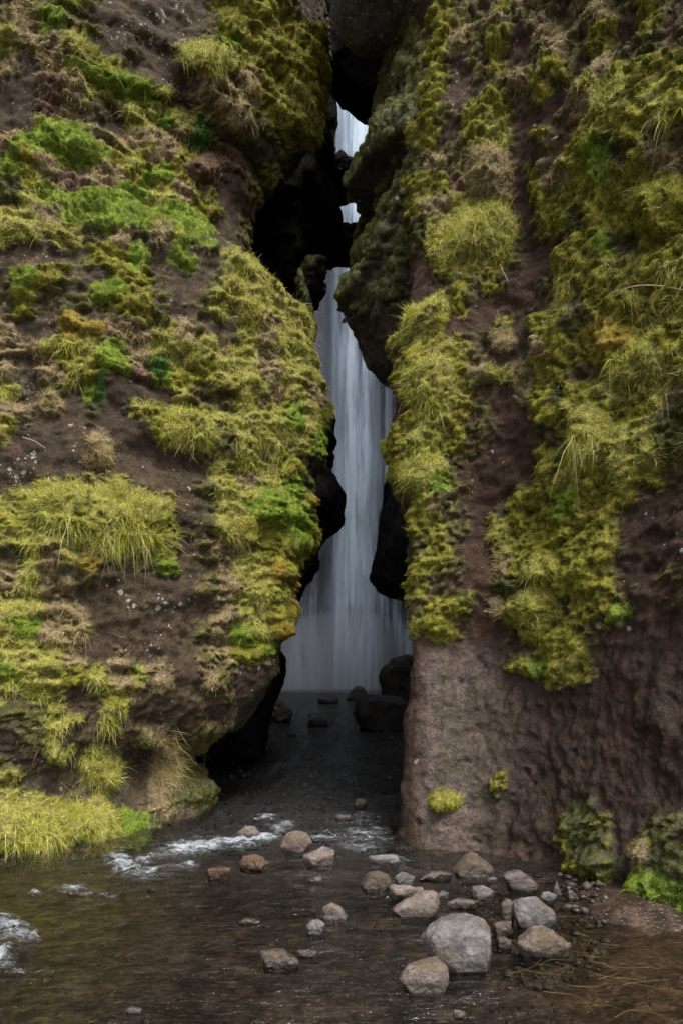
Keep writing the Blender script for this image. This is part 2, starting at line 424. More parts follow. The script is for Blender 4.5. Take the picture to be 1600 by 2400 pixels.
# ------------------------------------------------------------------ the two front cliffs
def spline(pts, n):
    pts = np.array(pts, float)
    d = np.concatenate([[0], np.cumsum(np.linalg.norm(np.diff(pts, axis=0), axis=1))])
    # Chaikin smoothing
    for _ in range(3):
        q = [pts[0]]
        for a, b in zip(pts[:-1], pts[1:]): q += [a * .75 + b * .25, a * .25 + b * .75]
        q.append(pts[-1]); pts = np.array(q)
    return pts

def cliff(side):
    if side == 'L':
        path = spline([(-30, 3.0), (-8, 5.2), (-3.2, 6.05), (-2.3, 6.6), (-1.85, 7.2), (-1.46, 7.75), (-1.62, 8.5), (-2.7, 10.2), (-4.6, 14), (-7, 17), (-10, 28), (-10.5, 49)], 0)
        corner = np.array([-1.46, 7.75]); lean_dir = np.array([-0.30, 0.95]); lean_k = 0.27
        edge = [(-400, 760), (0, 760), (110, 760), (240, 742), (300, 715), (320, 665), (370, 645), (395, 600), (450, 590), (490, 572), (600, 580), (645, 602), (672, 640), (700, 695), (730, 710), (790, 728), (850, 738), (920, 752), (1010, 754), (1085, 748), (1150, 724), (1260, 718), (1300, 684), (1400, 675), (1460, 670), (1520, 660), (1580, 640), (1640, 606), (1690, 562), (1730, 470), (1770, 428), (1805, 440), (1850, 478), (1900, 486), (1960, 460), (2100, 460)]
        front_lo = -6.0
    else:
        path = spline([(30, -6), (8, 1.2), (4.5, 2.7), (3.2, 3.6), (2.5, 4.35), (2.15, 5.0), (1.75, 5.75), (1.35, 6.15), (0.56, 6.35), (0.66, 7.0), (1.4, 9.5), (3.0, 14), (7, 17), (10, 28), (10.5, 49)], 0)
        corner = np.array([0.56, 6.35]); lean_dir = np.array([0.42, 0.90]); lean_k = 0.27
        edge = [(-400, 990), (0, 990), (100, 985), (200, 988), (350, 972), (450, 958), (640, 958), (700, 962), (820, 940), (920, 930), (960, 930), (1020, 914), (1080, 927), (1120, 938), (1220, 944), (1300, 955), (1400, 952), (1500, 957), (1600, 948), (1750, 949), (1850, 946), (1960, 939), (2010, 930), (2200, 930)]
        front_lo = -7.5
    seg = np.concatenate([[0], np.cumsum(np.linalg.norm(np.diff(path, axis=0), axis=1))])
    ic = np.argmin(np.linalg.norm(path - corner, axis=1)); s0 = seg[ic]
    smin, smax = -s0, seg[-1] - s0
    def geo(a, b, h, r):
        out = [a]
        while out[-1] < b: out.append(out[-1] + h); h *= r
        return np.array(out)
    fine = np.arange(-4.3 if side == 'L' else -4.6, 0.5, 0.0205)
    left = fine[0] - (geo(0, fine[0] - smin, 0.04, 1.22)[1:])
    left = np.clip(left[::-1], smin, None)
    right = fine[-1] + geo(0, smax - fine[-1], 0.03, 1.13)[1:]
    s = np.concatenate([left, fine, np.clip(right, None, smax)])
    z = [-0.45]
    while z[-1] < 12.5: z.append(z[-1] + 0.0190 + 0.0010 * max(0, z[-1]))
    while z[-1] < 47: z.append(z[-1] + (z[-1] - z[-2]) * 1.25)
    z = np.array(z)
    base = np.stack([np.interp(s + s0, seg, path[:, 0]), np.interp(s + s0, seg, path[:, 1])], 1)
    off = 3.0 * (1 - np.exp(-np.maximum(z, 0) * lean_k / 3.0))
    cy = corner[1] + off * lean_dir[1]
    py = HOR - (z - CAMZ) * FPX / cy
    e = np.array(edge, float)
    ex = (np.interp(py, e[:, 0], e[:, 1]) - 800) / FPX * cy
    wl = np.where(s < 0, 1 - sstep(0.0, 5.0 if side == 'L' else 3.2, -s), 1 - sstep(1.2, 8.0, s))     # how far the edge profile carries
    lw = np.where(s < 0, 1.0, 1 - sstep(0.5, 7.0, s))
    Z, _ = np.meshgrid(z, s, indexing='ij')
    G = np.zeros((len(z), len(s), 3))
    G[..., 2] = Z
    G[..., 0] = base[None, :, 0] + (1 - wl)[None, :] * (off * lean_dir[0])[:, None] * lw[None, :] + wl[None, :] * (ex - corner[0])[:, None]
    G[..., 1] = base[None, :, 1] + (off * lean_dir[1])[:, None] * lw[None, :]
    # the front brow is only about 17 m high, lowered out of view to let sky light in; deeper in, the gorge walls go up to the lip of the fall
    fr = 0.13 + 0.87 * sstep(3, 14, s)
    hi = np.maximum(Z - 12.5, 0)
    G[..., 2] = np.minimum(Z, 12.5) + hi * fr[None, :]
    G[..., 1] += hi * 0.12 * (1 - sstep(0, 4, s))[None, :]
    N = grid_normals(G)
    P = G.reshape(-1, 3); Nn = N.reshape(-1, 3)
    # outward = towards the open side (camera side for the front)
    mid = len(z) // 3 * len(s) + np.argmin(abs(s + 2))
    if Nn[mid, 1] > 0: Nn = -Nn
    SS = np.tile(s, len(z)); ZZ = P[:, 2]
    px, py = proj(P)
    front = SS < 0.35
    PN = P * np.array([1, 1, 1.0])
    # rock relief
    big = fbm(PN * np.array([1, 1, 1.3]), 0.55, 3, 5.1)
    med = fbm(PN * np.array([1, 1, 1.15]), 2.1, 4, 9.7)
    small = fbm(PN, 9.0, 4, 2.2)
    ledge = fbm(PN * np.array([0.5, 0.5, 1.7]), 1.3, 3, 31.0)
    calm = sstep(1440, 1560, py) * sstep(930, 1000, px) if side == 'R' else np.zeros(len(P))
    calm2 = calm * (1 - 0.3 * sstep(1300, 1500, px))
    disp = 0.20 * big * (1 - .55 * calm2) + 0.085 * med * (1 - 0.72 * calm2) + 0.022 * small + 0.055 * ledge * (1 - calm2) * (1.0 if side == 'L' else 0.7)
    ridg = 1 - 2 * np.abs(fbm(PN * np.array([1, 1, 1.2]), 3.6, 4, 201.))
    ridg2 = 1 - 2 * np.abs(fbm(PN, 11., 3, 211.))
    disp += (.032 * ridg + .008 * ridg2) * (1 - .6 * calm) + calm * .012 * sstep(.3, .55, fbm(P, 16., 2, 221.))
    edgew = 1 - np.exp(-np.abs(SS) / 0.5) * 0.55
    disp *= edgew
    disp *= np.where(SS > 1, 1 + 2 * sstep(1, 8, SS), 1)
    # moss and turf cushions
    wx = 26 * fbm(P, 1.6, 3, 3.3) + 12 * fbm(P, 7, 2, 13.0); wy = 26 * fbm(P, 1.6, 3, 7.7) + 12 * fbm(P, 7, 2, 23.0)
    th = cover_thick(np.abs(px + wx), py + wy)
    asp = np.array([0.42, 0.42, 1.25]) if side == 'L' else np.array([1.0, 1.0, 1.35])
    cush = fbm(P * asp, 4.6, 3, 41.0)
    if side == 'R':                        # turf rolls run obliquely up the slope
        Q = np.stack([(-SS * .72 + ZZ * .69) * .55, SS * .69 + ZZ * .72, P[:, 1] * .5], 1)
        cush = .35 * cush + .85 * fbm(Q * np.array([1, 1.6, 1]), 3.3, 3, 43.0)
    cush2 = fbm(P * np.array([1, 1, 1.25]), 14.0, 3, 51.0)
    inside = sstep(0.25, 1.0, SS)
    cov = th + 0.50 * cush + 0.34 * cush2 + .22 * fbm(P, 34, 2, 191.) - 0.9 * inside
    cov = np.where(th < .14, cov - .5, cov) - .5 * calm * (th < .5)
    cm = np.clip((cov - 0.34) / 0.62, 0, 1)
    lump = cm ** .75 * (0.045 + 0.095 * np.clip(0.5 + cush, 0, 1.2)) + sstep(0, .35, cm) * (0.045 * cush2 + 0.016 * fbm(P, 26, 2, 77.0))
    lump *= np.clip(.1 + th, .2, 1)
    lump *= 1 - 0.6 * np.exp(-np.abs(SS) / 0.12) * (np.abs(py - 1700) < 330)
    pits = calm * sstep(.70, .85, fbm(P, 5.0, 2, 111.0)) * .05 + calm * sstep(.72, .85, fbm(P, 12., 2, 121.0)) * .02 - calm * .022 * fbm(P @ np.array([[.8, 0, .35], [0, 1, 0], [-.35, 0, .8]]) * np.array([2.2, 2, .8]), 4.0, 3, 181.)
    typ = cover_type(px + wx, py + wy)
    pid = np.full(len(P), -1)
    bul = np.zeros(len(P))
    for q, (sd, x, y, rx, ry, tilt, tp, H, nm, lb) in enumerate(PLANTS):
        if sd != side: continue
        a = math.radians(tilt); dx, dy = px - x, py - y
        u = (dx * math.cos(a) + dy * math.sin(a)) / rx; v = (-dx * math.sin(a) + dy * math.cos(a)) / ry
        r = np.sqrt(u * u + v * v) + 0.34 * cush2 + 0.26 * cush
        r = np.where(SS > 0.4, 9, r)
        f = np.clip(1 - r, 0, 1)
        bul = np.maximum(bul, H * f ** 0.55 * (1 + 0.35 * cush2))
        ins = r < 1
        pid[ins] = q; typ[ins] = ord(tp); cm[ins] = np.maximum(cm[ins], np.clip(f[ins] * 5, 0.3, 1))
    disp = disp + lump * (1 - inside) + bul - pits
    droop = (0.45 * bul + 0.3 * lump) * (1 - inside)
    V = P + Nn * disp[:, None]; V[:, 2] -= droop
    # base colours of the rock itself
    t = np.clip(0.5 + 0.7 * fbm(P, 1.1, 4, 61.0), 0, 1)[:, None]; t2 = np.clip(0.5 + 0.9 * fbm(P * np.array([1, 1, .3]), 2.5, 3, 71.0), 0, 1)[:, None]
    if side == 'L':
        rock = (1 - t) * np.array([.040, .027, .018]) + t * np.array([.088, .066, .048])
        rock = rock * (1 - .35 * t2) + .35 * t2 * np.array([.05, .034, .022])
    else:
        up = (1 - t) * np.array([.050, .027, .016]) + t * np.array([.092, .053, .034])
        lo = (1 - t2) * np.array([.082, .054, .040]) + t2 * np.array([.150, .115, .100])
        lob = (1 - t2) * np.array([.056, .031, .020]) + t2 * np.array([.095, .058, .040])
        pale = (calm * (1 - sstep(1080, 1230, px + wx)))[:, None]
        rock = up * (1 - calm[:, None]) + calm[:, None] * (lo * pale + lob * (1 - pale))
        strk = (calm * sstep(0.0, 0.4, fbm(P * np.array([1, 1, .12]), 3.4, 3, 81.0)))[:, None]       # green algae streaks
        rock = rock * (1 - .6 * strk) + .6 * strk * np.array([.048, .040, .012])
    rock = rock * (np.array([.45, .395, .285]) if side == 'L' else (np.array([.37, .295, .215]) * (1 - calm[:, None]) + calm[:, None] * (np.array([.42, .39, .36]) * pale + (1 - pale) * np.array([.30, .24, .19])))) * (1 - .75 * sstep(1.2, 5.0, SS)[:, None])      # gorge shade put into the rock colour, darker with depth
    GC = {'m': (.11, .10, .010), 'b': (.085, .12, .010), 'k': (.038, .038, .008), 'g': (.13, .12, .025), 'd': (.12, .09, .045), 'r': (.085, .05, .032), 'f': (.025, .05, .010), 'o': (.14, .10, .012), 's': (.06, .055, .014), 'l': (.05, .04, .03), '.': (.05, .04, .02)}
    gc = np.zeros((len(P), 3))
    for c, v in GC.items(): gc[typ == ord(c)] = v
    gm = np.clip(cm * 1.7, 0, 1)[:, None] * (1 - inside[:, None])
    col = rock * (1 - gm) + gc * gm
    lich = np.where(typ == ord('l'), 0.75, np.where(typ == ord('s'), 0.22, 0.10)) * (1 - gm[:, 0]) * (1 - 0.85 * calm) * (1 - inside)
    lich *= np.clip(0.35 + 1.7 * fbm(P, 3.3, 2, 91.0), 0, 1.4) * (1.0 if side == 'L' else 0.45)
    wet = np.maximum(calm * 0.95, sstep(1.0, .1, ZZ) * .6)
    F = grid_faces(len(z), len(s))
    n = vert_normals(V, F)
    if np.mean((n * Nn).sum(1)) < 0: F = F[:, ::-1]; n = -n
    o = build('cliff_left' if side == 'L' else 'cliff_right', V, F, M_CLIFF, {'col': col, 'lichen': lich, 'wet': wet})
    tag(o, kind='structure', label='mossy grass-hung cliff on the left of the gap' if side == 'L' else 'mossy brown cliff on the right of the gap')
    # vegetation only where the picture and a few steps round it can see it
    keep = (front) & (px > -260) & (px < 1860) & (py > -260) & (ZZ > -0.02) & (SS > (-5.2 if side == 'L' else -5.6))
    return dict(V=V, F=F, n=n, typ=typ, cm=np.where(keep, cm, 0), pid=pid, px=px, py=py, cush=cush, calm=calm, SS=SS)

CL = cliff('L'); CR = cliff('R')

# ------------------------------------------------------------------ ground / stream bed and water
def axis(lo, a, b, hi, h):
    f = np.arange(a, b + h, h); L, st = [], h * 1.3
    x = a
    while x > lo: x -= st; st *= 1.3; L.append(x)
    R_, st, x = [], h * 1.3, f[-1]
    while x < hi: x += st; st *= 1.3; R_.append(x)
    return np.concatenate([L[::-1], f, R_])

def bed_height(x, y, P):
    h = -0.20 - 0.06 * fbm(P, 0.5, 2, 5)
    shore = sstep(0.1, 1.5, x - 0.15 - 0.22 * (y - 3.2) + 0.25 * fbm(P, 0.9, 2, 15))      # shallow muddy bay at the right
    h = h * (1 - shore) + shore * (-0.022 + 0.016 * fbm(P, 1.4, 3, 25))
    bank = sstep(1.5, 2.2, x + .2 * fbm(P, 1.2, 2, 35)) * sstep(4.1, 4.8, y)
    h = h + bank * 0.12
    inn = sstep(6.8, 9.0, y)
    h = h * (1 - inn) + inn * (-0.055 + 0.055 * fbm(P, 1.5, 3, 45))
    return h

bx = axis(-400, -3.6, 3.0, 400, 0.045); by = axis(-400, 2.2, 9.0, 49, 0.045)
BX, BY = np.meshgrid(bx, by); P = np.stack([BX.ravel(), BY.ravel(), np.zeros(BX.size)], 1)
hz = bed_height(P[:, 0], P[:, 1], P)
far = sstep(8, 40, np.maximum(np.abs(P[:, 0]), np.abs(P[:, 1] - 5))) * (P[:, 1] < 5)
hz = hz * (1 - far) + far * 0.25 + 0.012 * fbm(P, 9, 3, 55) + 0.006 * fbm(P, 30, 2, 65)
V = P.copy(); V[:, 2] = hz
t = np.clip(.4 + .7 * fbm(P, 1.2, 3, 75) + .9 * fbm(P * np.array([1, 1.3, 1]), 7.5, 2, 79), 0, 1)[:, None]
bc = (1 - t) * np.array([.009, .007, .006]) + t * np.array([.042, .032, .025])
green = (sstep(-1.0, -2.6, P[:, 0]) * sstep(4.0, 5.5, P[:, 1]))[:, None]
bc = bc * (1 - .6 * green) + .6 * green * np.array([.045, .038, .008])
shore = sstep(0.5, 1.6, P[:, 0] - 0.1 * (P[:, 1] - 3))[:, None]
bc = bc * (1 - .75 * shore) + .75 * shore * ((1 - t) * np.array([.026, .015, .010]) + t * np.array([.050, .031, .022]))
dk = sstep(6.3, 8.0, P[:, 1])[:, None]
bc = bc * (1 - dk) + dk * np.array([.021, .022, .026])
F = grid_faces(len(by), len(bx))
tag(build('ground', V, F, M_BED, {'col': bc}), kind='structure', label='stream bed and muddy bank')

wx_ = axis(-60, -3.4, 2.6, 60, 0.034); wy_ = axis(-30, 2.4, 8.4, 49, 0.032)
BX, BY = np.meshgrid(wx_, wy_); P = np.stack([BX.ravel(), BY.ravel(), np.zeros(BX.size)], 1)
pxw, pyw = proj(P)
foam = np.zeros(len(P))
FOAM = [(520, 1975, 150, 9, -9, .8), (400, 2003, 60, 9, -14, .7), (320, 2025, 70, 10, -20, .6), (455, 1985, 90, 20, -8, 1.15), (590, 1968, 80, 15, -8, 1.2), (300, 2030, 62, 24, 25, .85), (345, 2045, 50, 14, 8, .6), (175, 2085, 50, 12, 5, .75), (255, 2098, 30, 8, 0, .5), (85, 2093, 16, 9, 0, .7),
        (30, 2180, 50, 36, 40, 1.2), (0, 2240, 36, 34, 30, 1.2), (80, 2195, 22, 14, 20, .7), (35, 2275, 22, 10, 0, .6), (665, 1935, 40, 14, -10, .7), (760, 1960, 70, 14, 0, .45), (740, 2060, 40, 7, 0, .5), (840, 1985, 60, 12, 5, .7), (930, 2012, 36, 6, 5, .7),
        (870, 1955, 70, 26, 0, .55), (620, 1915, 40, 12, 0, .5), (840, 1915, 80, 18, 0, .4), (735, 1685, 50, 8, 3, .8), (690, 1672, 30, 8, 20, .6), (420, 2030, 60, 10, -5, .55), (110, 2275, 40, 8, 0, .4), (590, 2020, 60, 8, 0, .4)]
for x, y, rx, ry, tilt, a in FOAM:
    q = math.radians(tilt); dx, dy = pxw - x, pyw - y
    u = (dx * math.cos(q) + dy * math.sin(q)) / rx; v = (-dx * math.sin(q) + dy * math.cos(q)) / ry
    foam = np.maximum(foam, a * np.clip(1.25 - (u * u + v * v) ** .5, 0, 1))
foam = np.where(P[:, 1] > 1, foam * .82, 0)
foam = np.maximum(foam, .75 * sstep(41.5, 45, P[:, 1]) * (np.abs(P[:, 0]) < 5))
fn = fbm(P * np.array([.7, 1.6, 1]), 7, 3, 19)
fleck = .10 * sstep(4.5, 5.8, P[:, 1]) * sstep(9.5, 7.5, P[:, 1]) * sstep(1.0, .2, P[:, 0]) * (1 + fn) + .06 * sstep(-.6, -2.0, P[:, 0]) * (P[:, 1] > 3) * (1 + fn)
foam = np.clip(foam * (0.8 + 1.1 * fn) + np.where(P[:, 1] < 12, fleck, 0), 0, 1)
rap = sstep(0.2, 0.6, foam)
Pw = P * np.array([0.8, 1.7, 1])
stretch = sstep(3.0, 7.0, P[:, 1])
reach = sstep(4.6, 6.0, P[:, 1])
wz = 0.004 * fbm(Pw, 4, 3, 29) + 0.016 * reach * fbm(Pw, 5, 3, 39) + 0.011 * fbm(Pw, 2.6, 2, 89) + .004 * fbm(Pw, 9, 2, 97) + 0.02 * sstep(6.8, 8.5, P[:, 1]) * fbm(Pw, 3.2, 3, 99) + rap * (0.012 + 0.045 * np.clip(fbm(P, 9, 3, 49) + .2, -.2, 1) + .012 * fbm(P, 35, 2, 59))
quiet = sstep(0.5, 1.4, P[:, 0]) * sstep(6, 4.5, P[:, 1])
rip = (1.0 + 0.7 * reach + .8 * rap) * (1 - .4 * quiet)
V = P.copy(); V[:, 2] = wz
tag(build('stream', V, grid_faces(len(wy_), len(wx_)), M_WATER, {'foam': foam, 'ripple': rip}), kind='structure', label='shallow stream running out of the gap')

# ------------------------------------------------------------------ rocks by outline, with real thickness
def remesh(V, F, voxel, smooth=2):
    m = bpy.data.meshes.new('tmp'); m.from_pydata([tuple(v) for v in V], [], [tuple(int(i) for i in f) for f in F])
    o = bpy.data.objects.new('tmp', m); C.objects.link(o)
    r = o.modifiers.new('r', 'REMESH'); r.mode = 'VOXEL'; r.voxel_size = voxel
    if smooth:
        sm = o.modifiers.new('s', 'SMOOTH'); sm.iterations = smooth; sm.factor = 0.5
    dg = bpy.context.evaluated_depsgraph_get(); e = o.evaluated_get(dg); me = e.to_mesh()
    n = len(me.vertices); co = np.zeros(n * 3); me.vertices.foreach_get('co', co)
    fl = np.zeros(len(me.loops), dtype=np.int32); me.loops.foreach_get('vertex_index', fl)
    ok = len(me.loops) == 4 * len(me.polygons)
    Fq = fl.reshape(-1, 4) if ok else None
    e.to_mesh_clear(); bpy.data.objects.remove(o); bpy.data.meshes.remove(m)
    return co.reshape(-1, 3), Fq

def loft(poly, d0, dm, d1, k0=.6, k1=.75, shift0=(0, 0)):
    """outline (photo pixels) standing at distance dm; nearer and farther sections drawn in"""
    pts = np.array([at(x, y, dm) for x, y in poly]); c = pts.mean(0)
    rings = []
    for d, k in ((d0, k0 * .55), (d0 + (dm - d0) * .3, k0), ((d0 + dm) / 2, (k0 + 1) / 2 + .08), (dm, 1.0), ((dm + d1) / 2, (1 + k1) / 2), (d1, k1)):
        r = c + (pts - c) * k; r[:, 1] = d
        f = (dm - d) / max(dm - d0, 1e-6)
        if f > 0: r[:, 0] += shift0[0] * f; r[:, 2] += shift0[1] * f
        rings.append(r)
    n = len(pts); V = np.concatenate(rings + [rings[0].mean(0)[None], rings[-1].mean(0)[None]])
    F = []
    for k in range(len(rings) - 1):
        for i in range(n):
            j = (i + 1) % n; a, b = k * n, (k + 1) * n
            F += [(a + i, a + j, b + j), (a + i, b + j, b + i)]
    ca, cb = len(V) - 2, len(V) - 1; q = (len(rings) - 1) * n
    for i in range(n):
        j = (i + 1) % n; F += [(ca, j, i), (cb, q + i, q + j)]
    return V, F

def rock(name, poly, d0, dm, d1, voxel, amp, mat, attrs=None, shift0=(0, 0), k0=.6, sc=2.0, k1=.75):
    V, F = loft(poly, d0, dm, d1, k0, k1, shift0)
    V, F = remesh(V, F, voxel, 3)
    n = vert_normals(V, F)
    V = V + n * (amp * fbm(V, sc * .5, 3, 8) + amp * .55 * fbm(V, sc * 2.2, 4, 18))[:, None]
    return V, F

# dark walls of the gorge behind the gap
DARK = [
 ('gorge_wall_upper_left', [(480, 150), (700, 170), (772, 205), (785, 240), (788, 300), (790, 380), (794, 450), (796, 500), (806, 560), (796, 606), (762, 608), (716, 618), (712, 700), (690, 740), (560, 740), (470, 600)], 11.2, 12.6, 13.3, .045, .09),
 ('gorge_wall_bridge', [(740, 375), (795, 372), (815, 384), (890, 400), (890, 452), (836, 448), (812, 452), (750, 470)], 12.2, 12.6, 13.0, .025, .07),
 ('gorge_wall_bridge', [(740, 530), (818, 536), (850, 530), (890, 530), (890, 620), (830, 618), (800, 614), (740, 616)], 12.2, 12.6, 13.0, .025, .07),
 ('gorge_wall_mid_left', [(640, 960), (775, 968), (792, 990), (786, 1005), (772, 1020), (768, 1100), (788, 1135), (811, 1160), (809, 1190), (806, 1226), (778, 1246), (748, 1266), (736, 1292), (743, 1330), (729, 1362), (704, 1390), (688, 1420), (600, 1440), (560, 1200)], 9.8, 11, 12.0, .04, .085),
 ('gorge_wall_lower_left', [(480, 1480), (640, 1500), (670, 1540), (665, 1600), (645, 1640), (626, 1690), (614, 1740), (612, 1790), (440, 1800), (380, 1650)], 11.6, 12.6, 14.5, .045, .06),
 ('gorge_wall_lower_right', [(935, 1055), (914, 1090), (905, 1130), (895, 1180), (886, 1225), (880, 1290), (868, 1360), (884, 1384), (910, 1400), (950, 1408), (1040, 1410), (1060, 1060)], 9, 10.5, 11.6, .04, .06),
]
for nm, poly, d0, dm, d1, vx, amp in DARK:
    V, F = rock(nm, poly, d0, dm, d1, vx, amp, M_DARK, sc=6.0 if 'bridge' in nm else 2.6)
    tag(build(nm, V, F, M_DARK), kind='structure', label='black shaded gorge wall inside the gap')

# back wall behind the fall and its rim
xs = np.linspace(-14, 14, 90); zs = np.concatenate([np.linspace(-0.5, 46, 120)])
X, Zg = np.meshgrid(xs, zs); P = np.stack([X.ravel(), np.full(X.size, 49.5), Zg.ravel()], 1)
P[:, 1] += 1.2 * fbm(P, .18, 4, 4) - 0.05 * np.abs(P[:, 0]) ** 1.3
tag(build('gorge_wall_back', P, grid_faces(len(zs), len(xs)), M_DARK), kind='structure', label='dark rock wall behind the waterfall')

# wedged boulders at the top of the gap
V, F = rock('b', [(786, -170), (776, -60), (778, 40), (790, 90), (830, 108), (900, 104), (950, 96), (1000, 100), (1040, 60), (1040, -170)], 7.7, 8.9, 9.4, .035, .05, None, k0=.85, k1=.5)
colb = np.tile(np.array([[.06, .058, .058]]), (len(V), 1)) * (0.7 + .6 * np.clip(.5 + fbm(V, 3, 3, 2), 0, 1))[:, None]
o = build('wedged_boulder', V, F, M_CLIFF, {'col': colb, 'lichen': np.full(len(V), .35), 'wet': np.zeros(len(V))})
tag(o, 'dark grey boulder wedged between the cliffs at the top of the gap', 'boulder')
V, F = rock('b', [(740, 20), (750, 200), (780, 202), (800, 230), (824, 250), (852, 268), (900, 262), (940, 200), (1000, 120), (1000, 20)], 10.2, 11.0, 11.6, .035, .04, M_DARK, k1=.55)
tag(build('wedged_boulder', V, F, M_DARK), 'black shaded boulder jammed under the grey one, above the bright opening', 'boulder')

# mossy buttress on the inner right side
V, F = rock('buttress', [(1010, 90), (930, 105), (905, 125), (900, 200), (880, 262), (884, 300), (842, 362), (822, 402), (814, 445), (876, 458), (898, 500), (880, 545), (836, 585), (842, 640), (838, 664), (800, 700), (792, 724), (810, 742), (828, 792), (860, 868), (890, 900), (932, 928), (1000, 940), (1080, 700), (1080, 250)], 7.9, 9.3, 10.6, .03, .075, None, shift0=(.45, 0), k0=.75, k1=.5, sc=3)
pxb, pyb = proj(V)
V[:, 0] += .20 * np.exp(-((pyb - 502) / 30) ** 2) * sstep(930, 800, pxb) + .08 * np.exp(-((pyb - 345) / 50) ** 2) * sstep(930, 800, pxb)
n = vert_normals(V, F)
pxb, pyb = proj(V); cu = fbm(V * np.array([1, 1, 1.4]), 4.0, 3, 41); cu2 = fbm(V, 11, 3, 51)
cmb = np.clip((0.98 + .55 * cu + .35 * cu2 - .9 * sstep(-.35, -.85, n[:, 2]) - .95 * sstep(660, 800, pyb) - .5) / .5, 0, 1)
V = V + n * (np.sqrt(cmb) * (.03 + .05 * np.clip(.5 + cu, 0, 1) + .05 * cu2))[:, None]
t = np.clip(.5 + fbm(V, 1.5, 3, 5), 0, 1)[:, None]
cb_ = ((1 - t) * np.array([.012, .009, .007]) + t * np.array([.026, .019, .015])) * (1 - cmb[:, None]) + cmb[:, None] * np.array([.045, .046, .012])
tag(build('cliff_inner_right', V, F, M_CLIFF, {'col': cb_, 'lichen': np.full(len(V), .08), 'wet': np.full(len(V), .3)}), kind='structure', label='shaded mossy buttress on the inner right side of the gap')
CB = dict(V=V, F=F, n=vert_normals(V, F), typ=np.where(fbm(V, 1.3, 2, 3) > .12, ord('m'), ord('k')), cm=np.where((pyb < 980) & (V[:, 1] < 11.5), cmb, 0), pid=np.full(len(V), -1), cush=cu, px=pxb, py=pyb, calm=np.zeros(len(V)), SS=np.zeros(len(V)))

# little mossy spur behind the left shoulder
V, F = rock('spur', [(698, 640), (706, 632), (712, 640), (718, 664), (726, 700), (734, 740), (739, 775), (736, 800), (722, 800), (704, 740), (694, 690)], 9.6, 9.9, 10.4, .02, .07, None, k0=.8, sc=6)
V2, F2 = rock('spur', [(712, 650), (720, 632), (742, 627), (764, 628), (762, 652), (744, 672), (732, 688), (718, 690)], 10.1, 10.6, 11.2, .02, .07, None, k0=.8, sc=6)
V, F = np.concatenate([V, V2]), np.concatenate([F, F2 + len(V)])
n = vert_normals(V, F); cu = fbm(V, 4.5, 3, 44)
cmb = np.clip((.75 + .6 * cu - 1.2 * sstep(-.2, -.7, n[:, 2]) - .6 * sstep(735, 760, proj(V)[0]) - .45) / .25, 0, 1)
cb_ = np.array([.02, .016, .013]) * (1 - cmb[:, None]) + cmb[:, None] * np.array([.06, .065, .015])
tag(build('cliff_spur', V, F, M_CLIFF, {'col': cb_, 'lichen': np.full(len(V), .05), 'wet': np.full(len(V), .2)}), kind='structure', label='small mossy rock spur behind the left cliff shoulder')
CS = dict(V=V, F=F, n=n, typ=np.full(len(V), ord('k')), cm=cmb, pid=np.full(len(V), -1), cush=cu, px=proj(V)[0], py=proj(V)[1], calm=np.zeros(len(V)), SS=np.zeros(len(V)))

# ------------------------------------------------------------------ waterfall
fall = bpy.data.objects.new('waterfall', None); C.objects.link(fall); fall.location = (0.8, 46.5, 0)
tag(fall, 'tall white waterfall dropping behind the gap between the cliffs', 'waterfall')
def curtain(name, x0, x1, y, mat, flare, top=44.0, wob=0.5, seed=0, e=0.25, zfade=0):
    u = np.linspace(0, 1, 60); zz = np.linspace(0.0, top, 130)
    U, Zz = np.meshgrid(u, zz); k = 1 + flare * (1 - Zz / top) ** 2
    cx = (x0 + x1) / 2; X = cx + (x0 - cx + U * (x1 - x0)) * k
    P = np.stack([X.ravel(), np.full(X.size, 0.0), Zz.ravel()], 1)
    q = P * np.array([1, 1, .06])
    P[:, 1] = y + wob * fbm(q, .9, 3, seed) - 0.9 * (1 - P[:, 2] / top) ** 2
    eu = np.minimum(U, 1 - U).ravel()
    ed = sstep(0, e, eu)
    ed = ed * (1 + zfade * sstep(9, 0, P[:, 2] + 1.5 * fbm(P * np.array([1, 1, .5]), .6, 2, seed)))        # thicker with spray near the foot
    build(name, P, grid_faces(len(zz), len(u)), mat, {'edge': ed}, parent=fall).location = [-fall.location[0], -fall.location[1], 0]
curtain('back_veil', -6.0, 6.5, 48.0, mat_fall('fall_back', 0.14, 0.60, 0.8, (.50, .57, .70)), 0.1, wob=.3, seed=3, e=.1, zfade=1.2)
curtain('main_curtain', -1.1, 3.0, 46.6, mat_fall('fall_main', 1.5, 0.50), 0.12, seed=7, e=.45, zfade=1.0)
curtain('front_strand', -.2, 2.4, 45.9, mat_fall('fall_strand', 1.6, 0.54, 1.5, (.76, .88, 1.0)), 0.25, seed=47, e=.4)
curtain('side_curtain', 2.2, 5.2, 46.9, mat_fall('fall_side', 1.0, 0.58, 1.8), 0.1, seed=17, zfade=.6)
curtain('left_veil', -4.2, 0.0, 46.2, mat_fall('fall_left', 0.30, 0.50, .8, (.54, .60, .74)), 0.15, seed=27, e=.45, zfade=1.6)

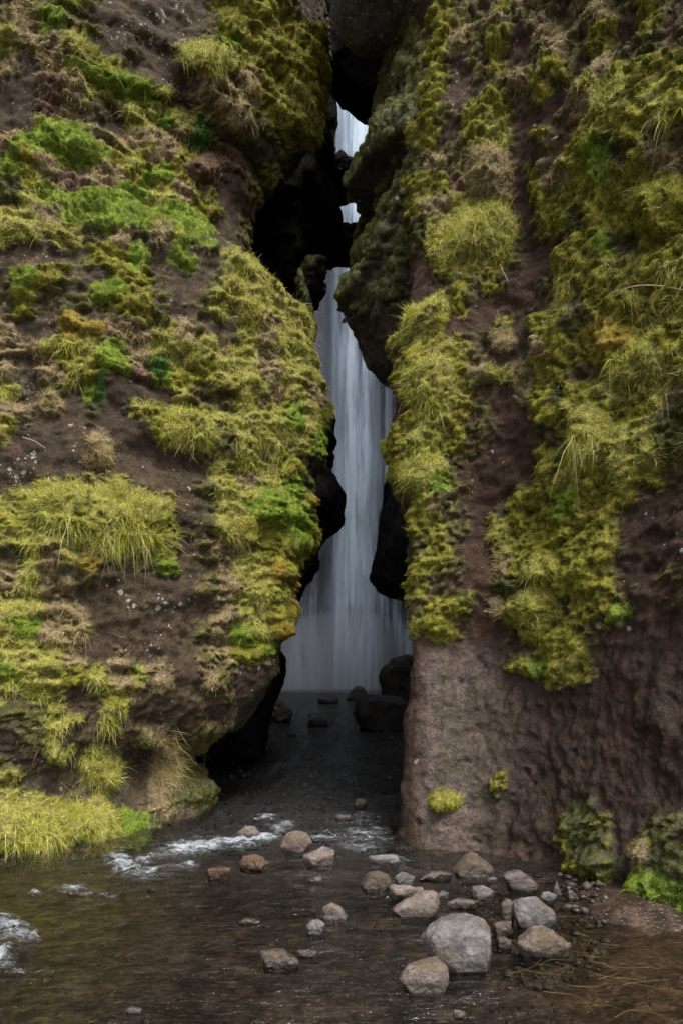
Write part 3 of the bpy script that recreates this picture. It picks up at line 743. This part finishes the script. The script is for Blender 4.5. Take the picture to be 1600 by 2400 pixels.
# spray hanging over the pool at the foot of the fall
k = NT('spray_mist'); vol = k.n('ShaderNodeVolumePrincipled'); vol.inputs['Density'].default_value = 0.11
vol.inputs['Color'].default_value = (.80, .90, 1, 1); k.l(vol.outputs[0], k.out.inputs['Volume'])
u = np.linspace(0, 2 * math.pi, 41)[:-1]; v = np.linspace(0.03, math.pi - .03, 21)
U, Vv = np.meshgrid(u, v); rr = 1.0
P = np.stack([.3 + 6.5 * np.sin(Vv) * np.cos(U), 42.4 + 3.2 * np.sin(Vv) * np.sin(U), .6 + 4.4 * np.cos(Vv)], -1).reshape(-1, 3)
nf = len(u); F = [(r * nf + c, r * nf + (c + 1) % nf, (r + 1) * nf + (c + 1) % nf, (r + 1) * nf + c) for r in range(len(v) - 1) for c in range(nf)]
P = np.concatenate([P, [[.3, 42.4, 5.0], [.3, 42.4, -3.8]]]); tp, bt = len(P) - 2, len(P) - 1
F = np.array(F + [(tp, (c + 1) % nf, c, c) for c in range(0)], dtype=np.int32)
caps = np.array([(tp, (c + 1) % nf, c) for c in range(nf)] + [(bt, (len(v) - 1) * nf + c, (len(v) - 1) * nf + (c + 1) % nf) for c in range(nf)])
tri = np.concatenate([F[:, [0, 1, 2]], F[:, [0, 2, 3]], caps])
tag(build('mist', P, tri[:, ::-1], k.m), 'soft spray hanging at the foot of the waterfall', 'mist', kind='stuff')

# ------------------------------------------------------------------ stones
def hull(points):
    bm = bmesh.new()
    for p in points: bm.verts.new(p)
    r = bmesh.ops.convex_hull(bm, input=bm.verts)
    bmesh.ops.delete(bm, geom=list({g for g in r['geom_interior'] + r['geom_unused'] if isinstance(g, bmesh.types.BMVert)}), context='VERTS')
    bmesh.ops.triangulate(bm, faces=bm.faces)
    bm.verts.index_update()
    V = [tuple(v.co) for v in bm.verts]; F = [tuple(v.index for v in f.verts) for f in bm.faces]
    bm.free(); return V, F

def stone(name, x0, x1, y0, y1, mat, label, cat='stone', seed=0, poly=None, sink=None, rough=1.0, res=30, depth=.8, smooth=1, group=None, dwl=None):
    """outline box in photo pixels; y1 = the row where it meets water or bed"""
    r = random.Random(seed * 7 + 3)
    d = dwl or water_d(y1)
    given = poly is not None
    if poly is None:
        poly = []
        nn = r.randint(5, 7); a0 = r.uniform(0, 6.28)
        for k in range(nn):
            a = a0 + (k + r.uniform(-.3, .3)) * 6.283 / nn
            c, s_ = math.cos(a), math.sin(a); m = max(abs(c), abs(s_)) ** .6
            q = r.uniform(.85, 1.0)
            poly.append(((x0 + x1) / 2 + (x1 - x0) / 2 * c / m * q, (y0 + y1) / 2 + (y1 - y0) / 2 * s_ / m * q))
    wdt = (x1 - x0) / FPX * d; hgt = (y1 - y0) / FPX * d
    dep = min(wdt, max(hgt * 1.3, wdt * .55)) * depth
    pm = np.array([at(px_, py_, d + dep * .35) for px_, py_ in poly])
    dz = at(0, y1, d + dep * .35)[2]; pm[:, 2] -= min(dz, 0)          # keep the foot at the water line
    c = pm.mean(0)
    pts = list(pm)
    face = given
    for p in pm:
        if not face and r.random() < .3: continue
        k = r.uniform(.62, .95) if face else r.uniform(.55, .9); f = c + (p - c) * k; f[1] = c[1] - dep * (r.uniform(.22, .32) + .12 * (c[2] - p[2]) / max(hgt, 1e-3)); f[2] -= hgt * .04; pts.append(f)
        k = r.uniform(.6, .9); f = c + (p - c) * k; f[1] = c[1] + dep * r.uniform(.35, .6); pts.append(f)
    low = hgt * .35 if sink is None else sink
    for p in pm:
        f = c + (p - c) * (.5 if face else .8); f[2] = pm[:, 2].min() - low; pts.append(f)
    V, F = hull(pts)
    size = max(wdt, hgt, dep)
    V, F = remesh(V, F, size / res, 0 if face else smooth)
    n = vert_normals(V, F)
    V = V + n * (size * rough * (.6 if face else 1) * (.025 * fbm(V, 2.0 / size, 2, seed) - .060 * np.abs(fbm(V, 3.2 / size, 3, seed + 5)) + .016 * fbm(V, 22 / size, 3, seed + 9)))[:, None]
    V[:, 2] -= hgt * .15
    org = np.array([c[0], c[1], V[:, 2].min()])
    return tag(build(name, V, F, mat, origin=org), label, cat, group)

def c4(*pts): return [(800 + x / 2.613, 1900 + y / 2.613) for x, y in pts]

stone('boulder', 984, 1148, 2149, 2281, M_GREY, 'largest pale grey boulder standing in the stream among the stones', 'boulder', 1,
      c4((480, 770), (520, 722), (600, 682), (680, 668), (800, 652), (880, 660), (910, 720), (905, 850), (910, 965), (850, 985), (750, 995), (690, 955), (620, 900), (540, 890)), res=46, smooth=1)
stone('stone', 932, 1053, 2254, 2329, M_PINK, 'pinkish angular stone in front of the largest boulder', 'stone', 2,
      c4((345, 1045), (400, 955), (520, 935), (610, 925), (660, 965), (655, 1060), (610, 1115), (420, 1120), (380, 1090)), res=36, smooth=1)
stone('stone', 915, 1033, 2087, 2151, M_PINK, 'wedge-shaped pale stone with a brown right side behind the largest boulder', 'stone', 3,
      c4((300, 600), (400, 535), (500, 492), (590, 490), (610, 560), (590, 630), (530, 655), (400, 645), (320, 640)), res=32, smooth=1)
stone('stone', 857, 940, 1999, 2036, M_GREY, 'flat-topped oval stone at the right cliff corner, edge of the riffle', 'stone', 4)
stone('stone', 842, 919, 2038, 2091, M_BROWN, 'rounded brown stone with a pale streak, leftmost of the stone pile', 'stone', 5,
      c4((110, 450), (160, 375), (225, 360), (290, 385), (310, 440), (275, 500), (150, 490)))
stone('stone', 919, 974, 2040, 2076, M_GREY, 'light grey blocky stone right of the rounded brown one', 'stone', 6)
stone('stone', 903, 1003, 2070, 2108, M_PINK, 'low flat pinkish stone just behind the wedge-shaped stone', 'stone', 7)
stone('stone', 970, 1072, 2040, 2066, M_BROWN, 'dark flat slab lying in water below the pale rock face', 'stone', 8)
stone('stone', 1022, 1054, 2083, 2104, M_GREY, 'small blue-grey stone touching the wedge-shaped stone on its right', 'stone', 9)
stone('stone', 1056, 1165, 1990, 2060, M_BROWN, 'pointed brown rock leaning at the foot of the right cliff', 'stone', 10,
      c4((670, 360), (740, 270), (790, 235), (850, 270), (930, 340), (950, 400), (860, 415), (770, 420), (690, 390)), smooth=1)
stone('stone', 1041, 1125, 2105, 2131, M_PINK, 'low long pale stone between the wedge stone and the banded one', 'stone', 11)
stone('stone', 1137, 1167, 2054, 2068, M_GREY, 'tiny pale stone in the puddle by the right cliff foot', 'stone', 12, res=14)
stone('stone', 1098, 1163, 2074, 2117, M_STRIPE, 'dark banded stone in the middle of the pile', 'stone', 13, smooth=1)
stone('stone', 1177, 1267, 2036, 2088, M_STRIPE, 'pale streaked stone resting against the foot of the right cliff', 'stone', 14,
      c4((985, 400), (1010, 360), (1100, 358), (1150, 400), (1220, 450), (1210, 490), (1100, 485), (1020, 450)), smooth=1)
stone('boulder', 1200, 1303, 2099, 2178, M_GREY, 'second boulder with pale top face and black shaded side, right of the largest', 'boulder', 15,
      c4((1045, 570), (1100, 525), (1190, 520), (1240, 570), (1300, 610), (1312, 660), (1200, 720), (1130, 725), (1055, 660)), res=34, smooth=1)
stone('stone', 1171, 1206, 2095, 2165, M_STRIPE, 'narrow upright banded stone against the second boulder', 'stone', 16, smooth=1)
stone('stone', 1263, 1306, 2087, 2114, M_GREY, 'small rounded stone behind the second boulder', 'stone', 17)
stone('stone', 1290, 1316, 2060, 2098, M_GREY, 'small pyramid-shaped stone near the cliff foot', 'stone', 18, [(1290, 2095), (1296, 2078), (1303, 2060), (1310, 2075), (1316, 2095)], smooth=0)
stone('stone', 1326, 1357, 2084, 2108, M_GREY, 'rightmost small pointed stone on the brown mud', 'stone', 19, [(1326, 2106), (1329, 2086), (1340, 2085), (1357, 2104)], smooth=0)
stone('stone', 1202, 1345, 2172, 2246, M_PINK, 'broad low brown boulder half in mud in front of the second boulder', 'boulder', 20, res=30)
stone('stone', 1148, 1207, 2156, 2196, M_BROWN, 'brown stone squeezed between the two grey boulders', 'stone', 21)
stone('stone', 1158, 1202, 2192, 2226, M_BROWN, 'small brown stone with wet top right of the largest boulder', 'stone', 22)
stone('stone', 748, 815, 2116, 2156, M_PINK, 'lone pale stone in mid stream', 'stone', 23, [(748, 2150), (757, 2124), (776, 2116), (800, 2128), (817, 2145), (812, 2156), (760, 2157)])
stone('stone', 715, 764, 2152, 2192, M_GREY, 'small whitish stone left of the lone pale one in mid stream', 'stone', 24)
stone('stone', 655, 733, 1945, 1997, M_PINK, 'brown and pale angular stone at the right end of the white riffle', 'stone', 25, [(655, 1978), (668, 1952), (690, 1945), (722, 1950), (733, 1972), (712, 1997), (670, 1990)], smooth=1)
stone('stone', 707, 791, 1975, 2030, M_PINK, 'pinkish stone just right of the riffle-end stone', 'stone', 26, smooth=1)
stone('stone', 556, 633, 2035, 2078, M_RUST, 'rust-brown submerged stone below the white riffle', 'stone', 27, sink=.04, dwl=5.6)
stone('stone', 480, 546, 2062, 2092, M_RUST, 'olive-brown stone under water left of the rust-brown one', 'stone', 28, dwl=5.4, sink=.08)
stone('stone', 602, 712, 2225, 2272, M_BROWN, 'flat half-submerged brown stone in the near stream', 'stone', 30)
stone('stone', 686, 750, 2222, 2244, M_BROWN, 'flat stone awash behind the half-submerged brown one', 'stone', 31)
stone('stone', 551, 617, 2152, 2170, M_BROWN, 'low dark stone awash in mid stream', 'stone', 32, res=16)
stone('stone', 291, 337, 2360, 2377, M_GREY, 'small pale stone under water at the bottom left', 'stone', 33, res=14)
stone('stone', 553, 612, 1932, 1968, M_PINK, 'pale stone with water running over it at the riffle head', 'stone', 34)
stone('stone', 1055, 1092, 2366, 2386, M_PINK, 'small flat pinkish stone at the bottom edge', 'stone', 37, res=14)
stone('stone', 825, 862, 1868, 1892, M_BROWN, 'brown stone awash inside the mouth of the gap', 'stone', 38, res=16)
stone('stone', 775, 830, 1905, 1925, M_BROWN, 'flat dark stone in the ripples at the mouth of the gap', 'stone', 39, res=16)
stone('stone', 715, 772, 1676, 1702, M_BLACK, 'low black rock in the dark stream before the waterfall', 'stone', 40, res=18)
stone('boulder', 612, 692, 1636, 1694, M_BLACK, 'black boulder at the left side of the dark pool', 'boulder', 41)
stone('boulder', 828, 960, 1612, 1712, M_BLACK, 'big black block on the right of the pool below the waterfall', 'boulder', 42, [(828, 1660), (835, 1622), (860, 1613), (940, 1618), (965, 1640), (965, 1712), (880, 1712), (845, 1700)], res=30, smooth=1)
stone('boulder', 884, 970, 1505, 1660, M_BLACK, 'tall dark boulder leaning at the right edge of the waterfall', 'boulder', 43, [(884, 1560), (892, 1540), (925, 1512), (960, 1505), (985, 1530), (985, 1660), (905, 1660), (893, 1590)], res=30, dwl=21)
stone('stone', 808, 866, 1600, 1640, M_BLACK, 'small dark pointed rock at the foot of the waterfall', 'stone', 44, [(808, 1636), (822, 1612), (838, 1601), (852, 1606), (866, 1630), (860, 1640)])
stone('stone', 740, 800, 1628, 1648, M_BLACK, 'flat black rock far back in the pool', 'stone', 45, res=16)

# gravel: too many to count
def pebbles(name, spots, mat, label):
    ico = np.array([(0, 0, 1), (.894, 0, .447), (.276, .851, .447), (-.724, .526, .447), (-.724, -.526, .447), (.276, -.851, .447), (.724, .526, -.447), (-.276, .851, -.447), (-.894, 0, -.447), (-.276, -.851, -.447), (.724, -.526, -.447), (0, 0, -1)])
    f = [(0, 1, 2), (0, 2, 3), (0, 3, 4), (0, 4, 5), (0, 5, 1), (1, 6, 2), (2, 7, 3), (3, 8, 4), (4, 9, 5), (5, 10, 1), (6, 7, 2), (7, 8, 3), (8, 9, 4), (9, 10, 5), (10, 6, 1), (11, 7, 6), (11, 8, 7), (11, 9, 8), (11, 10, 9), (11, 6, 10)]
    f = np.array(f); n = len(spots)
    a = RNG.uniform(0, 6.28, n); c, s = np.cos(a), np.sin(a)
    sc = spots[:, 3:4] * RNG.uniform(.6, 1.3, (n, 3)) * np.array([1, 1, .6])
    V = ico[None] * (1 + RNG.uniform(-.25, .2, (n, 12, 1))) * sc[:, None]
    V = np.stack([V[..., 0] * c[:, None] - V[..., 1] * s[:, None], V[..., 0] * s[:, None] + V[..., 1] * c[:, None], V[..., 2]], -1) + spots[:, None, :3]
    Fa = (f[None] + 12 * np.arange(n)[:, None, None]).reshape(-1, 3)
    tag(build(name, V.reshape(-1, 3), Fa, mat), label, 'gravel', kind='stuff')
def scatter(n, x0, x1, y0, y1, s0, s1, dz=0.0):
    x = RNG.uniform(x0, x1, n); y = RNG.uniform(y0, y1, n); P = np.stack([x, y, np.zeros(n)], 1)
    sz = s0 + (s1 - s0) * RNG.random(n) ** 3
    return np.stack([x, y, bed_height(x, y, P) + sz * .2 + dz, sz], 1)
pebbles('gravel', np.concatenate([scatter(260, -2.4, 1.6, 2.6, 6.5, .010, .045, -.008), scatter(500, .1, 1.1, 3.0, 5.4, .006, .02)]), M_BROWN, 'brown gravel on the bed of the near stream')
def pile(n, s0, s1):
    a = []
    while len(a) < n:
        px_, py_ = random.uniform(980, 1420), random.uniform(2035, 2290)
        if abs(py_ - 2045 - (px_ - 980) * .35) > 150 - 40 * random.random(): continue
        d = water_d(py_); x = (px_ - 800) / FPX * d; sz = s0 + (s1 - s0) * random.random() ** 2.5
        a.append((x, d, float(bed_height(np.array([x]), np.array([d]), np.array([[x, d, 0.]]))[0]) + sz * .35, sz))
    return np.array(a)
pebbles('gravel', pile(300, .012, .05), M_PINK, 'wet pinkish cobbles packed between the stones at the right cliff foot')
pebbles('gravel', pile(220, .012, .05), M_STRIPE, 'wet grey cobbles packed between the stones at the right cliff foot')
pebbles('gravel', scatter(260, .35, 1.6, 3.4, 5.6, .005, .022), M_GREY, 'pale pebbles around the stones on the right')
pebbles('gravel', scatter(2600, -2.2, 2.0, 6.6, 24, .02, .08), M_GORGE_GRAVEL, 'black gravel on the floor of the gorge')

# ------------------------------------------------------------------ moss and grass
def blade_mesh(P, D, L, W, droop, col, segs, curl=0.0):
    n = len(P)
    side = norm(np.cross(D, RNG.normal(size=(n, 3)))) * (W * .5)[:, None]
    cv = norm(RNG.normal(size=(n, 3))) * (curl * L)[:, None] if curl is not None else 0
    rows = []
    for k in range(segs):
        t = k / segs
        c = P + D * (L * t)[:, None] + cv * t * t
        c = c.copy(); c[:, 2] -= droop * L * t * t
        wv = side * (1 - 0.55 * t)
        rows += [c - wv, c + wv]
    c = P + D * L[:, None] + cv; c = c.copy(); c[:, 2] -= droop * L
    rows.append(c)
    m = 2 * segs + 1
    V = np.stack(rows, 1).reshape(-1, 3)
    T = []
    for k in range(segs - 1):
        a = 2 * k; T += [(a, a + 1, a + 3), (a, a + 3, a + 2)]
    a = 2 * (segs - 1); T.append((a, a + 1, a + 2))
    F = (np.array(T)[None] + m * np.arange(n)[:, None, None]).reshape(-1, 3)
    return V, F, np.repeat(col, m, 0)

def sample(cl, dens):
    V, F = cl['V'], cl['F']
    ar = .5 * np.linalg.norm(np.cross(V[F[:, 2]] - V[F[:, 0]], V[F[:, 3]] - V[F[:, 1]]), axis=1)
    e = ar * dens[F].mean(1)
    cnt = RNG.poisson(np.minimum(e, 60)); fi = np.repeat(np.arange(len(F)), cnt)
    u, v = RNG.random(len(fi)), RNG.random(len(fi))
    w4 = np.stack([(1 - u) * (1 - v), u * (1 - v), u * v, (1 - u) * v], 1)
    P = (V[F[fi]] * w4[..., None]).sum(1); N = norm((cl['n'][F[fi]] * w4[..., None]).sum(1))
    return P, N, F[fi, 0]

#            density, length lo/hi, width, up, random, droop, curl, segs, colours
KIND = {
 'm': [(17000, .009, .026, .0056, .25, .75, .15, .2, 1, [(.160, .18, .006), (.24, .255, .010), (.09, .115, .006), (.34, .345, .05), (.19, .22, .008)]), (260, .04, .10, .004, .5, .7, .7, .4, 3, [(.27, .24, .07), (.20, .19, .03)])],
 'b': [(17000, .009, .022, .0056, .35, .6, .10, .2, 1, [(.14, .205, .006), (.22, .275, .010), (.09, .145, .006), (.29, .31, .025)]), (350, .05, .11, .004, .6, .6, .6, .4, 3, [(.22, .27, .04), (.30, .28, .08)])],
 'k': [(13000, .010, .026, .0056, .2, .8, .25, .2, 1, [(.060, .064, .008), (.085, .082, .010), (.038, .042, .007), (.11, .095, .018)])],
 'o': [(15000, .009, .020, .0048, .3, .6, .10, .2, 1, [(.23, .175, .012), (.18, .15, .012), (.27, .20, .025)])],
 's': [(11000, .009, .026, .0056, .3, .8, .2, .2, 1, [(.12, .115, .015), (.075, .075, .014), (.17, .14, .04), (.10, .065, .03)]), (160, .05, .13, .004, .4, .8, .8, .4, 3, [(.30, .24, .12), (.22, .19, .05)])],
 'r': [(10000, .010, .024, .007, .3, .9, .1, .2, 1, [(.16, .085, .055), (.22, .135, .09), (.10, .055, .038), (.13, .12, .03)]), (300, .05, .12, .004, .5, .8, .6, .4, 3, [(.26, .19, .12)])],
 'f': [(8500, .02, .05, .008, .3, .8, .3, .2, 1, [(.030, .080, .010), (.045, .115, .012), (.055, .10, .016)])],
 'g': [(5200, .022, .095, .0036, .30, 1.0, .65, .55, 3, [(.41, .405, .055), (.31, .35, .018), (.55, .50, .14), (.24, .29, .012), (.62, .56, .24)]), (420, .08, .17, .0036, .5, .7, 1.1, .35, 3, [(.50, .43, .20), (.58, .51, .27), (.40, .38, .10)]), (9000, .010, .028, .005, .3, .7, .2, .2, 1, [(.22, .24, .016), (.16, .175, .016), (.28, .28, .032)])],
 'd': [(3600, .022, .095, .0036, .35, 1.05, .6, .6, 3, [(.40, .325, .15), (.30, .23, .10), (.48, .41, .22), (.33, .295, .06)]), (7000, .010, .028, .005, .3, .8, .2, .2, 1, [(.16, .12, .05), (.12, .10, .025), (.20, .15, .07)])],
}
def plants(cl, mask, tone=1.0, lscale=1.0, dscale=1.0, bias=None):
    out = {1: [], 3: []}                       # 1 = short moss spikes, 3 = grass blades
    n = len(cl['V'])
    patch = np.clip(.5 + .9 * fbm(cl['V'], 1.9, 3, 101), 0, 1)
    for c, layers in KIND.items():
        sel = mask & (cl['typ'] == ord(c)) if c not in 's' else mask & np.isin(cl['typ'], [ord('s'), ord('.'), ord('l')])
        if not sel.any(): continue
        for (dens, l0, l1, wd, up, rnd, droop, curl, segs, cols) in layers:
            dn = np.where(sel, dens * dscale * np.clip(cl['cm'] * 1.25, 0, 1), 0.0)
            if segs == 3: dn = dn * np.clip(.35 + 1.3 * patch, 0, 1.6) * (1 - .85 * cl['calm'])
            P, N, vi = sample(cl, dn)
            if not len(P): continue
            m = len(P)
            D = N * 1.0 + RNG.normal(size=(m, 3)) * rnd * .6; D[:, 2] += up
            L = l0 + (l1 - l0) * RNG.random(m) ** 1.4
            dr = droop * RNG.uniform(.5, 1.5, m)
            if segs == 3:                                  # tousled: neighbouring blades lean the same way, the lean wanders
                D += np.stack([1.3 * fbm(P, 2.6, 2, 131), .5 * fbm(P, 2.6, 2, 141), 1.1 * fbm(P, 2.6, 2, 151)], 1)
                L *= lscale * np.clip(.72 + 1.1 * fbm(P, 3.1, 2, 161), .35, 1.5)
                dr *= np.clip(.8 + 1.4 * fbm(P, 2.2, 2, 171), .1, 1.8)
            if bias is not None: D += np.array(bias)
            D = norm(D)
            W = wd * RNG.uniform(.7, 1.3, m)
            k = np.clip((patch[vi] * .6 + RNG.random(m) * .75) / 1.35, 0, .999)
            ci = np.array(cols)[(k * len(cols)).astype(int)]
            ci = ci * RNG.uniform(.75, 1.25, (m, 1)) * tone
            out[segs].append(blade_mesh(P - N * .004, D, L, W, dr, ci, 2 if segs == 3 else 1, curl))
    return out
def merge(parts):
    V, F, Cc, o = [], [], [], 0
    for v, f, c in parts: V.append(v); F.append(f + o); Cc.append(c); o += len(v)
    return np.concatenate(V), np.concatenate(F), np.concatenate(Cc)

def cover(cl, where, lscale=1.0, dscale=.60):
    r = plants(cl, (cl['pid'] < 0) & (cl['cm'] > .02), lscale=lscale, dscale=dscale)
    for segs, nm, mt in ((1, 'moss', M_MOSS), (3, 'grass', M_GRASS)):
        if r[segs]:
            V, F, Cc = merge(r[segs])
            tag(build(nm, V, F, mt, {'col': Cc}, smooth=False), ('yellow-green moss carpet on ' if segs == 1 else 'hanging yellowish grass on ') + where, nm, kind='stuff')
cover(CL, 'the left cliff'); cover(CR, 'the right cliff'); cover(CB, 'the shaded inner buttress', dscale=.40); cover(CS, 'the small spur behind the left shoulder')

for q, (sd, x, y, rx, ry, tilt, tp, H, nm, lb) in enumerate(PLANTS):
    cl = CL if sd == 'L' else CR
    mk = (cl['pid'] == q) & (cl['cm'] > .02)
    if not mk.any(): continue
    ls, bias = (1.3 if nm == 'grass_tussock' else 1.0), None
    if 'fresh green leafy' in lb: ls = 2.0
    if 'trailing into the stream' in lb: ls = 2.0
    if 'hanging straight down' in lb: ls = 2.4
    if 'moss curtain' in lb: bias = (0, 0, -1.0)
    if 'pointing left' in lb: ls, bias = 3.0, (-1.2, 0, .5)
    cl2 = dict(cl); cl2['calm'] = np.zeros(len(cl['V']))
    r = plants(cl2, mk, lscale=ls, dscale=.5 if 'curtain' in lb else .9, bias=bias)
    root = bpy.data.objects.new(nm, None); C.objects.link(root)
    org = cl['V'][mk].mean(0); root.location = [float(v) for v in org]
    for segs, pn, mt in ((1, 'moss_cover', M_MOSS), (3, 'blades', M_GRASS)):
        if r[segs]:
            V, F, Cc = merge(r[segs])
            build(pn, V - org, F, mt, {'col': Cc}, parent=root, smooth=False)['kind'] = 'stuff'
    tag(root, lb, {'moss_cushion': 'moss', 'grass_tussock': 'grass', 'fern_clump': 'fern', 'russet_shrub': 'shrub'}[nm])

# ------------------------------------------------------------------ twigs, straw
def plain(name, c, rough=.8):
    k = NT(name); n = k.noise(30, 3, .6, k.pos())
    return k.done(k.bsdf(k.mix(n, tuple(q * .7 for q in c), tuple(min(1, q * 1.3) for q in c)), rough, None, .3))
M_TWIG = plain('dry_twig', (.34, .27, .20)); M_STRAW = plain('yellow_straw', (.10, .072, .018), .5)
def tube(pts, r, sides=5):
    pts = np.array(pts, float)
    for _ in range(2):
        q = [pts[0]]
        for a, b in zip(pts[:-1], pts[1:]): q += [a * .75 + b * .25, a * .25 + b * .75]
        q.append(pts[-1]); pts = np.array(q)
    tg = norm(np.gradient(pts, axis=0)); s = norm(np.cross(tg, np.array([.3, .2, .93]))); u = np.cross(tg, s)
    n = len(pts); rad = r * np.linspace(1, .45, n)[:, None]
    V = np.concatenate([pts + (s * math.cos(a) + u * math.sin(a)) * rad for a in np.linspace(0, 6.283, sides, endpoint=False)])
    F = [((k * n) + i, ((k + 1) % sides) * n + i, ((k + 1) % sides) * n + i + 1, k * n + i + 1) for k in range(sides) for i in range(n - 1)]
    return V, np.array(F)
def on_cliff(cl, px, py, lift=.03):
    sel = np.where(np.abs(cl['SS']) < 9)[0]
    pxx, pyy = proj(cl['V'][sel]); i = sel[np.argmin((pxx - px) ** 2 + (pyy - py) ** 2 + np.where(cl['V'][sel, 1] > 13, 1e9, 0))]
    return cl['V'][i] + cl['n'][i] * lift
for cl, pts, r, lb in ((CR, [(1610, 672), (1540, 674), (1480, 680), (1440, 695)], .006, 'long pale dry branch sticking out at the right edge'),
                   (CR, [(1130, 500), (1125, 545), (1100, 590), (1075, 622)], .005, 'thin curved pale stem hanging over the large grass mound'),
                   (CL, [(440, 232), (480, 222), (520, 218), (560, 214)], .005, 'straight dry stick lying on the upper left ledge'),
                   (CL, [(575, 985), (600, 1000), (622, 1014)], .006, 'short pale stick in the grass of the left shoulder'),
                   (CL, [(55, 1030), (85, 1042), (108, 1054)], .004, 'thin dry stem pointing down right on the bare left rock'),
                   (CR, [(1085, 1283), (1087, 1310), (1092, 1345)], .003, 'thin upright pale stalk on the bare strip of the right cliff'),
                   (CR, [(1170, 628), (1178, 645), (1186, 662)], .004, 'small leaning pale twig in the bare brown gully')):
    P = [on_cliff(cl, a, b, .05) for a, b in pts]
    V, F = tube(P, r); org = V.mean(0)
    tag(build('twig', V, F, M_TWIG, origin=org), lb, 'twig')

parts = []
o = 0
VV, FF = [], []
for k in range(46):
    px_ = random.gauss(1370, 110) if k < 60 else random.uniform(1150, 1600); py_ = 2245 + (px_ - 1200) * random.uniform(-.1, .3) + random.gauss(0, 42)
    if px_ < 1140: continue
    d = water_d(py_); a = random.gauss(-.15, .7); L = random.uniform(.05, .30)
    c = np.array([(px_ - 800) / FPX * d, d, .007]); dv = np.array([math.cos(a), math.sin(a), 0])
    bend = np.array([-dv[1], dv[0], 0]) * random.uniform(-.45, .45) * L
    V, F = tube([c - dv * L / 2, c + bend, c + dv * L / 2 + np.array([0, 0, random.uniform(-.012, .008)])], random.uniform(.0008, .0018), 4)
    VV.append(V); FF.append(F + o); o += len(V)
tag(build('straw', np.concatenate(VV), np.concatenate(FF), M_STRAW), 'yellow straw washed up in the shallows at lower right', 'straw', kind='stuff')
